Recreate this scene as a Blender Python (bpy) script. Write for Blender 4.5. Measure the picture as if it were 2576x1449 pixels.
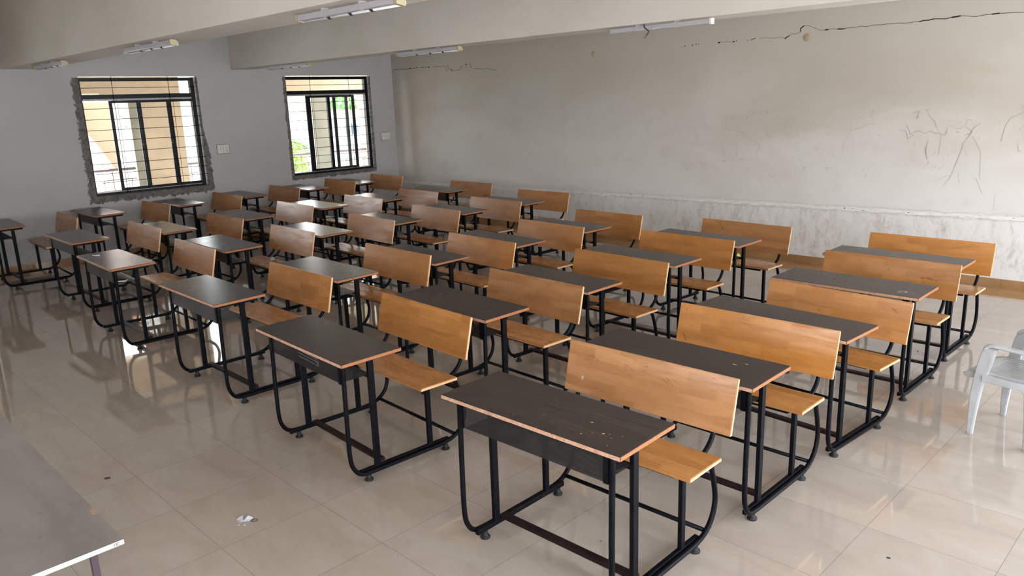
import bpy, bmesh, math, random
from mathutils import Vector, Matrix
PI = math.pi
scene = bpy.context.scene
for o in list(bpy.data.objects): bpy.data.objects.remove(o)
C = scene.collection

# ------------------------------------------------------------------ camera
cam_d = bpy.data.cameras.new('camera'); cam = bpy.data.objects.new('camera', cam_d); C.objects.link(cam)
cam_d.sensor_width = 36.0; cam_d.lens = 1935.13 / 2576 * 36.0; cam_d.clip_end = 400; cam_d.clip_start = 0.05
_p, _r, _y = -0.241163, -0.034927, 2.359187
_F = Vector((math.cos(_p)*math.cos(_y), math.cos(_p)*math.sin(_y), math.sin(_p)))
_R = Vector((math.sin(_y), -math.cos(_y), 0)); _U = _R.cross(_F)
_R2 = math.cos(_r)*_R + math.sin(_r)*_U; _U2 = -math.sin(_r)*_R + math.cos(_r)*_U
m = Matrix((_R2, _U2, -_F)).transposed().to_4x4(); m.translation = Vector((0, 0, 2.016))
cam.matrix_world = m
scene.camera = cam

# ------------------------------------------------------------------ world, daylight, exposure
SKY = 9.6
w = bpy.data.worlds.new('World'); scene.world = w; w.use_nodes = True
nt = w.node_tree; nt.nodes.clear()
wo = nt.nodes.new('ShaderNodeOutputWorld'); bg = nt.nodes.new('ShaderNodeBackground')
tc = nt.nodes.new('ShaderNodeTexCoord'); sp = nt.nodes.new('ShaderNodeSeparateXYZ')
cr = nt.nodes.new('ShaderNodeValToRGB')
nt.links.new(tc.outputs['Generated'], sp.inputs[0]); nt.links.new(sp.outputs[2], cr.inputs[0])
cr.color_ramp.elements[0].position = 0.0; cr.color_ramp.elements[0].color = (1.0, 1.0, 0.99, 1)
cr.color_ramp.elements[1].position = 0.6; cr.color_ramp.elements[1].color = (0.74, 0.86, 1.0, 1)
nt.links.new(cr.outputs[0], bg.inputs[0]); bg.inputs[1].default_value = SKY
nt.links.new(bg.outputs[0], wo.inputs[0])
scene.view_settings.view_transform = 'Standard'; scene.view_settings.look = 'None'
scene.view_settings.exposure = 0.08; scene.view_settings.gamma = 1.0
scene.view_settings.use_curve_mapping = False
scene.cycles.use_denoising = True
scene.cycles.max_bounces = 9; scene.cycles.diffuse_bounces = 6; scene.cycles.glossy_bounces = 4
scene.cycles.transparent_max_bounces = 16
scene.cycles.sample_clamp_indirect = 6.0

XW, YW, XE, YS, ZC = -11.713, 8.763, 1.35, -2.4, 3.7      # room: window wall, stained wall, far end, near side, ceiling
WIN = [(0.43, 2.06), (3.53, 5.155), (6.62, 8.27)]           # windows of the window wall (y from, y to)
WZ0, WZ1 = 0.885, 2.507
EAST = [(-1.9, 0.9), (1.5, 4.3), (4.9, 8.1)]                # unseen openings at the other end, enlarged for light from the right
EZ0, EZ1 = 0.3, 2.58
SOUTH = [(-4.6, -3.4), (-0.6, 0.6)]  # unseen openings, put in to let daylight onto the near side
def portal(x, y, z, sx, sy, rot):
    l = bpy.data.lights.new('daylight_portal', 'AREA'); l.shape = 'RECTANGLE'; l.size = sx; l.size_y = sy
    l.cycles.is_portal = True
    o = bpy.data.objects.new('daylight_portal', l); C.objects.link(o); o.location = (x, y, z); o.rotation_euler = rot
for a, b in WIN: portal(XW-0.25, (a+b)/2, (WZ0+WZ1)/2, WZ1-WZ0+.05, b-a+.05, (0, -PI/2, 0))
for a, b in EAST: portal(XE+0.25, (a+b)/2, (EZ0+EZ1)/2, EZ1-EZ0+.05, b-a+.05, (0, PI/2, 0))
sun_d = bpy.data.lights.new('sun', 'SUN'); sun_d.energy = 45; sun_d.angle = .02; sun_d.color = (1, .98, .95)
sun = bpy.data.objects.new('sun', sun_d); C.objects.link(sun)
sun.rotation_euler = Vector((-.42, .32, .85)).to_track_quat('Z', 'Y').to_euler()
for a, b in SOUTH: portal((a+b)/2, YS-0.25, 1.6, b-a+.05, 1.7, (PI/2, 0, 0))

# ------------------------------------------------------------------ material helpers
def srgb(r, g, b):
    f = lambda c: (c/255/12.92 if c/255 <= 0.04045 else ((c/255+0.055)/1.055)**2.4)
    return (f(r), f(g), f(b), 1)
class M:
    """tiny node-graph builder"""
    def __init__(s, name, rough=0.5, spec=0.5, color=None):
        s.m = bpy.data.materials.new(name); s.m.use_nodes = True; s.nt = s.m.node_tree; s.nt.nodes.clear()
        s.out = s.nt.nodes.new('ShaderNodeOutputMaterial'); s.b = s.nt.nodes.new('ShaderNodeBsdfPrincipled')
        s.nt.links.new(s.b.outputs[0], s.out.inputs[0])
        s.b.inputs['Roughness'].default_value = rough; s.b.inputs['Specular IOR Level'].default_value = spec
        if color: s.b.inputs['Base Color'].default_value = color
    def put(s, sock, v):
        if v is None: return
        if isinstance(v, bpy.types.NodeSocket): s.nt.links.new(v, sock)
        else:
            try: sock.default_value = v
            except Exception:
                sock.default_value = tuple(v)[:len(sock.default_value)] if hasattr(sock.default_value, '__len__') else v
    def set(s, name, v): s.put(s.b.inputs[name], v)
    def node(s, t, **kw):
        n = s.nt.nodes.new('ShaderNode'+t)
        for k, v in kw.items(): setattr(n, k, v)
        return n
    def math(s, op, a, b=0.0, c=None, clamp=False):
        n = s.node('Math', operation=op, use_clamp=clamp); s.put(n.inputs[0], a); s.put(n.inputs[1], b)
        if c is not None: s.put(n.inputs[2], c)
        return n.outputs[0]
    def obj(s): return s.node('TexCoord').outputs['Object']
    def uv(s): return s.node('TexCoord').outputs['UV']
    def xyz(s, v):
        n = s.node('SeparateXYZ'); s.put(n.inputs[0], v); return n.outputs
    def comb(s, x, y, z=0.0):
        n = s.node('CombineXYZ'); s.put(n.inputs[0], x); s.put(n.inputs[1], y); s.put(n.inputs[2], z); return n.outputs[0]
    def map(s, v, scale=(1, 1, 1), loc=(0, 0, 0)):
        n = s.node('Mapping'); s.put(n.inputs[0], v); s.put(n.inputs['Location'], loc); s.put(n.inputs['Scale'], scale); return n.outputs[0]
    def noise(s, v, scale=5, detail=4, rough=0.55, dist=0.0):
        n = s.node('TexNoise'); s.put(n.inputs['Vector'], v); s.put(n.inputs['Scale'], scale); s.put(n.inputs['Detail'], detail)
        s.put(n.inputs['Roughness'], rough); s.put(n.inputs['Distortion'], dist); return n.outputs[0]
    def ramp(s, v, lo, hi, a=0.0, b=1.0):
        n = s.node('MapRange'); n.clamp = True; s.put(n.inputs[0], v); s.put(n.inputs[1], lo); s.put(n.inputs[2], hi)
        s.put(n.inputs[3], a); s.put(n.inputs[4], b); return n.outputs[0]
    def mix(s, f, a, b, blend='MIX'):
        n = s.node('Mix', data_type='RGBA', blend_type=blend); s.put(n.inputs[0], f); s.put(n.inputs[6], a); s.put(n.inputs[7], b)
        return n.outputs[2]
    def rnd(s): return s.node('ObjectInfo').outputs['Random']
    def bump(s, h, strength=0.2, dist=0.002):
        n = s.node('Bump'); s.put(n.inputs['Strength'], strength); s.put(n.inputs['Distance'], dist); s.put(n.inputs['Height'], h)
        s.nt.links.new(n.outputs[0], s.b.inputs['Normal'])

MAT = {}
def simple(name, col, rough=0.5, spec=0.5, metal=0.0, var=0.0, scale=30):
    k = M(name, rough, spec)
    if var:
        n = k.noise(k.obj(), scale, 4)
        k.set('Base Color', k.mix(k.ramp(n, .3, .7), tuple(c*(1-var) for c in col[:3])+(1,), tuple(min(1, c*(1+var)) for c in col[:3])+(1,)))
    else: k.set('Base Color', col)
    k.set('Metallic', metal); MAT[name] = k.m; return k.m

def wood(name, tone):
    k = M(name, .22, .5); uv = k.uv(); r = k.rnd()
    off = k.comb(k.math('MULTIPLY', r, 37.3), k.math('MULTIPLY', r, 11.7))
    va = k.node('VectorMath', operation='ADD'); k.put(va.inputs[0], uv); k.put(va.inputs[1], off); v = va.outputs[0]
    br = k.node('TexBrick'); br.offset = .43; br.offset_frequency = 2; br.squash = 1.0
    k.put(br.inputs['Vector'], v); k.put(br.inputs['Color1'], (0, 0, 0, 1)); k.put(br.inputs['Color2'], (1, 1, 1, 1))
    k.put(br.inputs['Mortar'], (.5, .5, .5, 1)); k.put(br.inputs['Scale'], 1.0); k.put(br.inputs['Mortar Size'], 0.0)
    k.put(br.inputs['Brick Width'], .27); k.put(br.inputs['Row Height'], .052)
    t = k.xyz(br.outputs[0])[0]
    g = k.noise(k.map(v, (7, 130, 1)), 1.0, 5, .6, .35)
    g2 = k.noise(k.map(v, (3, 22, 1)), 1.0, 3, .5, 1.2)
    base = k.mix(t, tone[0], tone[1])
    c = k.mix(k.ramp(g, .42, .75, 0, .28), base, tone[2])
    c = k.mix(k.ramp(g2, .5, .72, 0, .35), c, tone[2])
    c = k.mix(k.ramp(g2, .25, .4, .3, 0), c, tone[3])
    sp = k.noise(v, 55, 2); c = k.mix(k.ramp(sp, .76, .8, 0, .8), c, srgb(90, 50, 25))
    hs = k.node('HueSaturation'); k.put(hs.inputs['Color'], c); k.put(hs.inputs['Value'], k.ramp(r, 0, 1, .86, 1.1))
    k.put(hs.inputs['Saturation'], k.ramp(k.math('FRACT', k.math('MULTIPLY', r, 7.1)), 0, 1, .94, 1.05)); k.set('Base Color', hs.outputs[0])
    k.set('Roughness', k.ramp(g2, .3, .7, .2, .32))
    wob = k.noise(k.map(v, (9, 26, 1)), 1.0, 2)
    k.bump(k.math('ADD', k.math('MULTIPLY', wob, 1.0), k.math('MULTIPLY', g, .12)), .35, .0016)
    MAT[name] = k.m
TONE = (srgb(170, 115, 62), srgb(190, 134, 80), srgb(138, 88, 44), srgb(200, 150, 96))
wood('varnished_rubberwood', TONE)
simple('raw_wood_edge', srgb(226, 184, 140), .5, var=.12, scale=60)

def laminate():
    k = M('dark_laminate', .24, .4); uv = k.uv(); r = k.rnd()
    off = k.comb(k.math('MULTIPLY', r, 53.0), k.math('MULTIPLY', r, 19.0))
    va = k.node('VectorMath', operation='ADD'); k.put(va.inputs[0], uv); k.put(va.inputs[1], off); v = va.outputs[0]
    g = k.noise(k.map(v, (2.2, 75, 1)), 1.0, 6, .65, .6); g2 = k.noise(k.map(v, (1.2, 16, 1)), 1.0, 3, .5, .8)
    g3 = k.noise(k.map(v, (1.3, 190, 1)), 1.0, 4, .6, .3)
    c = k.mix(k.ramp(g, .36, .66), srgb(34, 27, 26), srgb(62, 48, 43)); c = k.mix(k.ramp(g3, .48, .72, 0, .3), c, srgb(88, 68, 58))
    c = k.mix(k.ramp(g2, .55, .75, 0, .4), c, srgb(84, 62, 52))
    d = k.noise(v, 4, 3, .6); c = k.mix(k.ramp(d, .45, .8, 0, .07), c, srgb(100, 90, 84))
    k.set('Base Color', c); k.set('Roughness', k.ramp(d, .1, .9, .22, .3))
    k.bump(k.math('ADD', k.noise(k.map(uv, (4, 9, 1)), 1.0, 0), k.math('MULTIPLY', g, .06)), .3, .0016)
    MAT['dark_laminate'] = k.m
laminate()
def chip(name, a, b, c3):
    k = M(name, .8, .2); n = k.noise(k.map(k.obj(), (60, 200, 200)), 1.0, 3, .7); n2 = k.noise(k.obj(), 14, 3)
    c = k.mix(k.ramp(n, .35, .65), a, b); c = k.mix(k.ramp(n2, .55, .75, 0, .6), c, c3); k.set('Base Color', c)
    k.bump(n, .6, .002); MAT[name] = k.m
chip('chipboard_edge', srgb(172, 130, 106), srgb(214, 174, 146), srgb(116, 76, 56))
chip('lipping_edge', srgb(140, 90, 60), srgb(172, 118, 82), srgb(106, 64, 44))

def black_paint():
    k = M('black_enamel', .26, .09); o = k.obj(); n = k.noise(o, 18, 5, .7); w = k.noise(o, 70, 3, .6)
    c = k.mix(k.ramp(n, .35, .7), srgb(9, 10, 14), srgb(18, 19, 24)); c = k.mix(k.ramp(w, .72, .78, 0, .4), c, srgb(70, 64, 62))
    k.set('Base Color', c); k.set('Roughness', k.ramp(n, .3, .7, .24, .42)); k.bump(n, .15, .001); MAT['black_enamel'] = k.m
    k = M('brown_enamel', .38, .15); o = k.obj(); n = k.noise(o, 14, 5, .7)
    k.set('Base Color', k.mix(k.ramp(n, .4, .7), srgb(24, 17, 18), srgb(42, 30, 30))); MAT['brown_enamel'] = k.m
    k = M('dusty_sheet_steel', .4, .5); o = k.obj(); n = k.noise(o, 7, 5, .65)
    k.set('Base Color', k.mix(k.ramp(n, .35, .75), srgb(40, 40, 42), srgb(92, 88, 84))); k.set('Roughness', k.ramp(n, .3, .7, .35, .55)); MAT['dusty_sheet_steel'] = k.m
    # perforated sheet: staggered round holes cut by transparency
    k = M('perforated_steel', .45, .5); k.set('Base Color', srgb(34, 33, 35)); uv = k.xyz(k.uv()); s = .0058
    u = k.math('DIVIDE', uv[0], s); v = k.math('DIVIDE', uv[1], s*.87)
    row = k.math('FLOOR', v); par = k.math('MULTIPLY', k.math('FLOORED_MODULO', row, 2.0), .5)
    fu = k.math('SUBTRACT', k.math('FRACT', k.math('ADD', u, par)), .5); fv = k.math('MULTIPLY', k.math('SUBTRACT', k.math('FRACT', v), .5), .87)
    d = k.math('SQRT', k.math('ADD', k.math('MULTIPLY', fu, fu), k.math('MULTIPLY', fv, fv)))
    k.set('Alpha', k.ramp(d, .28, .35)); MAT['perforated_steel'] = k.m
black_paint()
simple('black_rubber', srgb(24, 24, 26), .6, .4)

def plaster_base(name, base, brown):
    k = M(name, .82, .25); p = k.obj(); return k, p, k.xyz(p)
def wall_right_mat():
    k, p, X = plaster_base('stained_plaster', None, None)
    c = srgb(220, 218, 216)
    n1 = k.noise(k.map(p, (.35, 1, .9)), 1.0, 5, .6, .4); n2 = k.noise(p, 3.2, 5, .6)
    top = k.ramp(k.math('ADD', X[2], k.math('MULTIPLY', n1, 1.9)), 1.6, 3.3)
    c = k.mix(k.math('MULTIPLY', top, .7), c, srgb(166, 156, 139))
    c = k.mix(k.ramp(n1, .5, .72, 0, .3), c, srgb(172, 160, 146))
    c = k.mix(k.ramp(n2, .55, .8, 0, .22), c, srgb(170, 162, 154))
    z0 = k.math('ADD', k.math('MULTIPLY', X[0], .0125), .728)               # height of the rough ledge line
    dz = k.math('SUBTRACT', X[2], z0)
    low = k.ramp(dz, -.03, .0, 1, 0)
    st = k.noise(k.map(p, (10, 1, 4.6)), 1.0, 7, .78, .5)
    st2 = k.noise(k.map(p, (2.2, 1, 2.0)), 1.0, 3, .5)
    fade = k.ramp(X[2], .1, .25, .35, 1)
    c = k.mix(k.math('MULTIPLY', low, .55), c, srgb(232, 230, 230))
    sm = k.math('MULTIPLY', k.math('MULTIPLY', k.ramp(st, .47, .72), k.ramp(st2, .3, .65, .3, 1)), low)
    c = k.mix(k.math('MULTIPLY', sm, .8), c, srgb(146, 128, 114))
    sc = k.noise(k.map(p, (5, 1, 5)), 1.0, 6, .75, 2.5)
    c = k.mix(k.math('MULTIPLY', k.ramp(sc, .655, .675), k.math('MULTIPLY', low, .5)), c, srgb(92, 84, 80))
    # ragged white plaster band with the tiny shadows of its flakes painted dark
    bn = k.noise(k.map(p, (9, 1, 38)), 1.0, 5, .75, 1.0)
    band = k.ramp(k.math('ABSOLUTE', k.math('ADD', dz, k.math('MULTIPLY', k.math('SUBTRACT', bn, .5), .11))), .016, .036, 1, 0)
    c = k.mix(k.math('MULTIPLY', band, k.ramp(bn, .4, .6, .45, .95)), c, srgb(244, 242, 239))
    pit_shade = k.math('MULTIPLY', k.ramp(k.noise(k.map(p, (26, 1, 60)), 1.0, 3, .6), .65, .69), band)
    c = k.mix(pit_shade, c, srgb(84, 76, 70))
    # grey pencil smudges at shoulder height
    sx = k.noise(k.map(p, (2.6, 1, 2.1)), 1.0, 2); sy = k.noise(k.map(p, (16, 1, 11)), 1.0, 5, .75, 1.6)
    zone = k.math('MULTIPLY', k.ramp(X[2], .95, 1.15), k.ramp(X[2], 1.75, 1.95, 1, 0))
    zone = k.math('MULTIPLY', zone, k.ramp(X[0], -5.6, -4.9)); zone = k.math('MULTIPLY', zone, k.ramp(sx, .5, .6))
    c = k.mix(k.math('MULTIPLY', k.math('MULTIPLY', zone, k.ramp(sy, .58, .66)), .45), c, srgb(112, 106, 104))
    k.set('Base Color', c)
    h = k.math('ADD', k.math('MULTIPLY', n2, .6), k.math('MULTIPLY', band, k.math('MULTIPLY', bn, .9)))
    k.bump(h, .7, .014); MAT['stained_plaster'] = k.m
wall_right_mat()

def wall_left_mat():
    k, p, X = plaster_base('window_wall_plaster', None, None)
    n1 = k.noise(k.map(p, (1, .7, .9)), 1.0, 5, .6, .3); n2 = k.noise(p, 3.5, 6, .65)
    c = k.mix(k.ramp(n1, .4, .7, 0, .3), srgb(181, 181, 181), srgb(155, 153, 150))
    lowz = k.ramp(X[2], .15, .9, 1, 0)
    c = k.mix(k.math('MULTIPLY', lowz, k.ramp(n2, .47, .72, 0, .65)), c, srgb(140, 136, 132))
    # dark cement smeared around each window opening, ragged outer edge
    cem = None
    nb = k.noise(k.map(p, (1, 5.5, 5.5)), 1.0, 5, .72, 1.4); nf = k.noise(k.map(p, (1, 17, 17)), 1.0, 4, .7, .8)
    for a, b in WIN:
        wl = .06 if a > 6 else .10; wr = .012 if a > 6 else .075; wb = .075 if a > 6 else .105
        left = k.math('DIVIDE', k.math('SUBTRACT', a, X[1]), wl)          # >0 outside to the left
        rt_s = k.ramp(X[2], 1.35, 1.75, wr, .006)
        right = k.math('DIVIDE', k.math('SUBTRACT', X[1], b), rt_s)
        bot = k.math('DIVIDE', k.math('SUBTRACT', WZ0, X[2]), wb)
        up = k.math('DIVIDE', k.math('SUBTRACT', X[2], WZ1-.03), .012)
        d = k.math('MAXIMUM', k.math('MAXIMUM', left, right), k.math('MAXIMUM', bot, up))
        d = k.math('ADD', d, k.math('MULTIPLY', k.math('SUBTRACT', nb, .5), 1.5))
        d = k.math('ADD', d, k.math('MULTIPLY', k.math('SUBTRACT', nf, .5), .9))
        mm = k.ramp(d, .86, .98, 1, 0); cem = mm if cem is None else k.math('MAXIMUM', cem, mm)
    cc = k.mix(k.ramp(nf, .35, .65), srgb(84, 82, 82), srgb(128, 122, 118))
    c = k.mix(cem, c, cc); k.set('Base Color', c)
    k.bump(k.math('ADD', k.math('MULTIPLY', n2, .5), k.math('MULTIPLY', cem, k.math('ADD', nf, .4))), .5, .01)
    MAT['window_wall_plaster'] = k.m
wall_left_mat()
def beam_mat(name, a, b):
    k, p, X = plaster_base(name, None, None); n1 = k.noise(k.map(p, (.5, 1, 1.2)), 1.0, 5, .6, .4); n2 = k.noise(p, 4, 5, .6)
    c = k.mix(k.ramp(n1, .4, .7), a, b); k.set('Base Color', c); k.bump(n2, .3, .006); MAT[name] = k.m
beam_mat('beam_plaster', srgb(216, 209, 201), srgb(202, 194, 183))
beam_mat('plain_plaster', srgb(205, 200, 194), srgb(190, 185, 178))
simple('cement_reveal', srgb(84, 82, 80), .85, .2, var=.25, scale=12)

def floor_mat():
    k = M('polished_tile', .05, .5); p = k.obj(); X = k.xyz(p); S = .5385
    u = k.math('DIVIDE', k.math('ADD', X[0], 3.302), S); v = k.math('DIVIDE', k.math('SUBTRACT', X[1], 1.287), S)
    def line(t): return k.math('ABSOLUTE', k.math('SUBTRACT', k.math('FRACT', k.math('ADD', t, .5)), .5))
    g = k.math('MINIMUM', line(u), line(v)); grout = k.ramp(g, .0016, .0034, 1, 0)
    wn = k.node('TexWhiteNoise', noise_dimensions='2D'); k.put(wn.inputs['Vector'], k.comb(k.math('FLOOR', u), k.math('FLOOR', v))); t = wn.outputs[0]
    vv = k.comb(X[0], X[1], k.math('MULTIPLY', t, 9.0))
    n = k.noise(k.map(vv, (1.0, 2.4, 1)), 1.6, 6, .62, 1.0); n2 = k.noise(k.map(vv, (1.2, 4.0, 1)), 3.4, 4, .6, 2.2)
    c = k.mix(k.ramp(n, .3, .7), srgb(172, 157, 144), srgb(186, 173, 161))
    c = k.mix(k.ramp(k.math('ABSOLUTE', k.math('SUBTRACT', n2, .5)), 0, .018, .22, 0), c, srgb(158, 146, 134))
    c = k.mix(k.ramp(t, 0, 1, 0, .18), c, srgb(176, 166, 156))
    sm = k.noise(p, 1.1, 5, .7); c = k.mix(k.ramp(sm, .55, .8, 0, .25), c, srgb(152, 140, 128))
    c = k.mix(k.math('MULTIPLY', grout, .6), c, srgb(104, 94, 84))
    # brown border course along the two walls
    bd = k.math('MAXIMUM', k.ramp(X[1], YW-.459, YW-.457), k.ramp(X[0], XW+.449, XW+.451, 1, 0))
    bn = k.noise(k.map(p, (1, 1, 1)), 2.4, 4); bc = k.mix(k.ramp(bn, .35, .7), srgb(164, 128, 92), srgb(184, 148, 110))
    jl = k.math('MINIMUM', line(k.math('DIVIDE', X[0], .46)), line(k.math('DIVIDE', k.math('SUBTRACT', X[1], YW), .46)))
    bc = k.mix(k.ramp(jl, .0015, .004, .7, 0), bc, srgb(84, 62, 46))
    c = k.mix(bd, c, bc); k.set('Base Color', c)
    k.set('Roughness', k.ramp(sm, .3, .8, .02, .08)); k.set('Specular IOR Level', .85); k.bump(k.noise(p, .9, 2), .06, .004); MAT['polished_tile'] = k.m
    k = M('brown_skirting_tile', .12, .5); p = k.obj(); X = k.xyz(p); n = k.noise(p, 2.4, 4)
    jl = k.math('MINIMUM', line_(k, k.math('DIVIDE', X[0], .46)), line_(k, k.math('DIVIDE', X[1], .46)))
    c = k.mix(k.ramp(n, .35, .7), srgb(150, 112, 74), srgb(170, 132, 92)); c = k.mix(k.ramp(jl, .0015, .004, .7, 0), c, srgb(70, 50, 36))
    k.set('Base Color', c); MAT['brown_skirting_tile'] = k.m
def line_(k, t): return k.math('ABSOLUTE', k.math('SUBTRACT', k.math('FRACT', k.math('ADD', t, .5)), .5))
floor_mat()
def glass_mat():
    k = M('dusty_window_glass'); nt_ = k.nt; nt_.nodes.remove(k.b)
    tr = k.node('BsdfTransparent'); gl = k.node('BsdfGlossy'); df = k.node('BsdfDiffuse'); fr = k.node('Fresnel'); k.put(fr.inputs[0], 1.5)
    k.put(tr.inputs[0], (.93, .95, .94, 1)); k.put(gl.inputs['Roughness'], .02); k.put(df.inputs[0], srgb(200, 196, 186))
    m1 = k.node('MixShader'); k.put(m1.inputs[0], k.math('MULTIPLY', fr.outputs[0], .8)); nt_.links.new(tr.outputs[0], m1.inputs[1]); nt_.links.new(gl.outputs[0], m1.inputs[2])
    n = k.noise(k.obj(), 4, 6, .7); m2 = k.node('MixShader'); k.put(m2.inputs[0], k.ramp(n, .4, .8, .03, .16))
    nt_.links.new(m1.outputs[0], m2.inputs[1]); nt_.links.new(df.outputs[0], m2.inputs[2]); nt_.links.new(m2.outputs[0], k.out.inputs[0])
    MAT['dusty_window_glass'] = k.m
glass_mat()
simple('black_aluminium', srgb(12, 14, 21), .4, .25, var=.2)
simple('bare_aluminium', srgb(150, 152, 156), .45, .5, .3, var=.2)
simple('dirty_aluminium', srgb(44, 43, 42), .5, .4, var=.35)
simple('grille_iron', srgb(26, 22, 34), .5, .2)
simple('cream_plastic', srgb(166, 154, 122), .45, .5)
simple('white_batten', srgb(176, 172, 178), .4, .5, var=.05)
simple('tube_glass', srgb(236, 236, 240), .15, .5)
simple('dark_clip', srgb(34, 32, 34), .5)
simple('cable_dark', srgb(70, 56, 50), .5)
simple('copper_wire', srgb(140, 84, 46), .4)
simple('switch_plate', srgb(206, 204, 200), .35, .5)
simple('plate_shadow_gap', srgb(90, 86, 84), .8)
simple('white_switch', srgb(232, 230, 226), .3)
simple('dark_mark', srgb(52, 46, 42), .9, .1)
simple('pencil_mark', srgb(172, 167, 165), .9, .1)
simple('old_cap_paint', srgb(176, 158, 132), .8, .2, var=.12)
def plastic():
    k = M('grey_white_plastic', .34, .5); n = k.noise(k.obj(), 6, 5, .6); X = k.xyz(k.obj())
    c = k.mix(k.ramp(n, .4, .75), srgb(190, 193, 197), srgb(164, 162, 160)); k.set('Base Color', c); MAT['grey_white_plastic'] = k.m
plastic()
simple('seat_dirt', srgb(150, 140, 132), .6)
k = M('grey_board', .58, .3); _n = k.noise(k.map(k.obj(), (1, 2.5, 1)), 2.0, 6, .65, .6); _n2 = k.noise(k.obj(), 26, 2)
_c = k.mix(k.ramp(_n, .35, .7), srgb(124, 117, 112), srgb(144, 137, 132)); _c = k.mix(k.ramp(_n2, .72, .76, 0, .5), _c, srgb(96, 90, 88))
k.set('Base Color', _c); k.bump(k.noise(k.obj(), 3, 3), .2, .004); MAT['grey_board'] = k.m
simple('red_scrap', srgb(150, 40, 44), .7)
simple('chipped_board', srgb(166, 134, 116), .8)
simple('white_board_edge', srgb(184, 188, 186), .6, .3, var=.08)
simple('maroon_paint', srgb(66, 50, 60), .4)
simple('chalk', srgb(240, 238, 234), .9, .1)
simple('chalk_faint', srgb(140, 136, 132), .9, .1)
simple('paper_white', srgb(238, 240, 250), .7, .2)
simple('yellow_paper', srgb(214, 200, 96), .7, .2)
simple('wood_chip', srgb(206, 176, 140), .8)
simple('dark_scrap', srgb(40, 24, 44), .6)
simple('scratch_brown', srgb(110, 64, 28), .8, .2)
k = M('clear_wrap', .08, .5); k.set('Base Color', srgb(225, 228, 240)); k.set('Alpha', .45); MAT['clear_wrap'] = k.m

# ------------------------------------------------------------------ mesh helpers
def box(bm, x0, x1, y0, y1, z0, z1, mi=0, rot=None, bev=0.0):
    vs = [Vector((x, y, z)) for x in (x0, x1) for y in (y0, y1) for z in (z0, z1)]
    if rot: vs = [rot @ v for v in vs]
    V = [bm.verts.new(v) for v in vs]
    F = []
    for q in ((0, 1, 3, 2), (4, 6, 7, 5), (0, 4, 5, 1), (2, 3, 7, 6), (0, 2, 6, 4), (1, 5, 7, 3)):
        f = bm.faces.new([V[i] for i in q]); f.material_index = mi; F.append(f)
    if bev > 0:
        e = list({e for f in F for e in f.edges}); r = bmesh.ops.bevel(bm, geom=e, offset=bev, segments=2, affect='EDGES', profile=.5)
        for f in r['faces']: f.material_index = mi
    return F
def tube(bm, pts, r, n=10, mi=0, closed=False, smooth=4):
    P = [Vector(p) for p in pts]
    if smooth > 1 and len(P) > 2:
        Q = []
        L = len(P)
        for i in range(L if closed else L-1):
            a, b, c, d = (P[(i-1) % L] if (closed or i > 0) else P[0]), P[i], P[(i+1) % L], (P[(i+2) % L] if (closed or i+2 < L) else P[-1])
            for s in range(smooth):
                t = s/smooth; Q.append(.5*((2*b)+(-a+c)*t+(2*a-5*b+4*c-d)*t*t+(-a+3*b-3*c+d)*t**3))
        if not closed: Q.append(P[-1])
        P = Q
    rings = []; up = None
    for i, p in enumerate(P):
        if closed: t = (P[(i+1) % len(P)]-P[i-1])
        else: t = (P[min(i+1, len(P)-1)]-P[max(i-1, 0)])
        if t.length < 1e-9: t = Vector((0, 0, 1))
        t.normalize()
        if up is None:
            up = Vector((0, 0, 1)) if abs(t.z) < .9 else Vector((1, 0, 0))
        up = (up-t*up.dot(t)).normalized(); s_ = t.cross(up)
        rr = r[i] if isinstance(r, (list, tuple)) else r
        rings.append([bm.verts.new(p+(up*math.cos(2*PI*j/n)+s_*math.sin(2*PI*j/n))*rr) for j in range(n)])
    m_ = len(rings)
    for i in range(m_ if closed else m_-1):
        A, B = rings[i], rings[(i+1) % m_]
        for j in range(n):
            f = bm.faces.new((A[j], A[(j+1) % n], B[(j+1) % n], B[j])); f.material_index = mi; f.smooth = True
    if not closed:
        f = bm.faces.new(list(reversed(rings[0]))); f.material_index = mi; f = bm.faces.new(rings[-1]); f.material_index = mi
def lathe(bm, prof, cx, cy, n=14, mi=0):
    rings = [[bm.verts.new((cx+r*math.cos(2*PI*j/n), cy+r*math.sin(2*PI*j/n), z)) for j in range(n)] for r, z in prof]
    for a, b in zip(rings, rings[1:]):
        for j in range(n):
            f = bm.faces.new((a[j], a[(j+1) % n], b[(j+1) % n], b[j])); f.smooth = True; f.material_index = mi
    bm.faces.new(list(reversed(rings[0]))).material_index = mi; bm.faces.new(rings[-1]).material_index = mi
def uvmap(bm, mode='xyz'):
    l = bm.loops.layers.uv.new('UVMap')
    for f in bm.faces:
        n = f.normal
        if n.length < .5: f.normal_update(); n = f.normal
        a = max(range(3), key=lambda i: abs(n[i]))
        for lp in f.loops:
            c = lp.vert.co
            lp[l].uv = (c.x, c.y) if a == 2 else ((c.x, c.z) if a == 1 else (c.y, c.z))
def obj(name, bm, mats, parent=None, loc=None, uv=False):
    bmesh.ops.recalc_face_normals(bm, faces=bm.faces[:])
    if uv: uvmap(bm)
    me = bpy.data.meshes.new(name); bm.to_mesh(me); bm.free()
    for q in (mats if isinstance(mats, (list, tuple)) else [mats]): me.materials.append(MAT[q])
    o = bpy.data.objects.new(name, me); C.objects.link(o)
    if parent: o.parent = parent
    if loc: o.location = loc
    return o
def thing(name, label, cat, loc=(0, 0, 0), rz=0.0, group=None):
    o = bpy.data.objects.new(name, None); C.objects.link(o); o.empty_display_size = .1
    o.location = loc; o.rotation_euler = (0, 0, rz); o['label'] = label; o['category'] = cat
    if group: o['group'] = group
    return o
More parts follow.
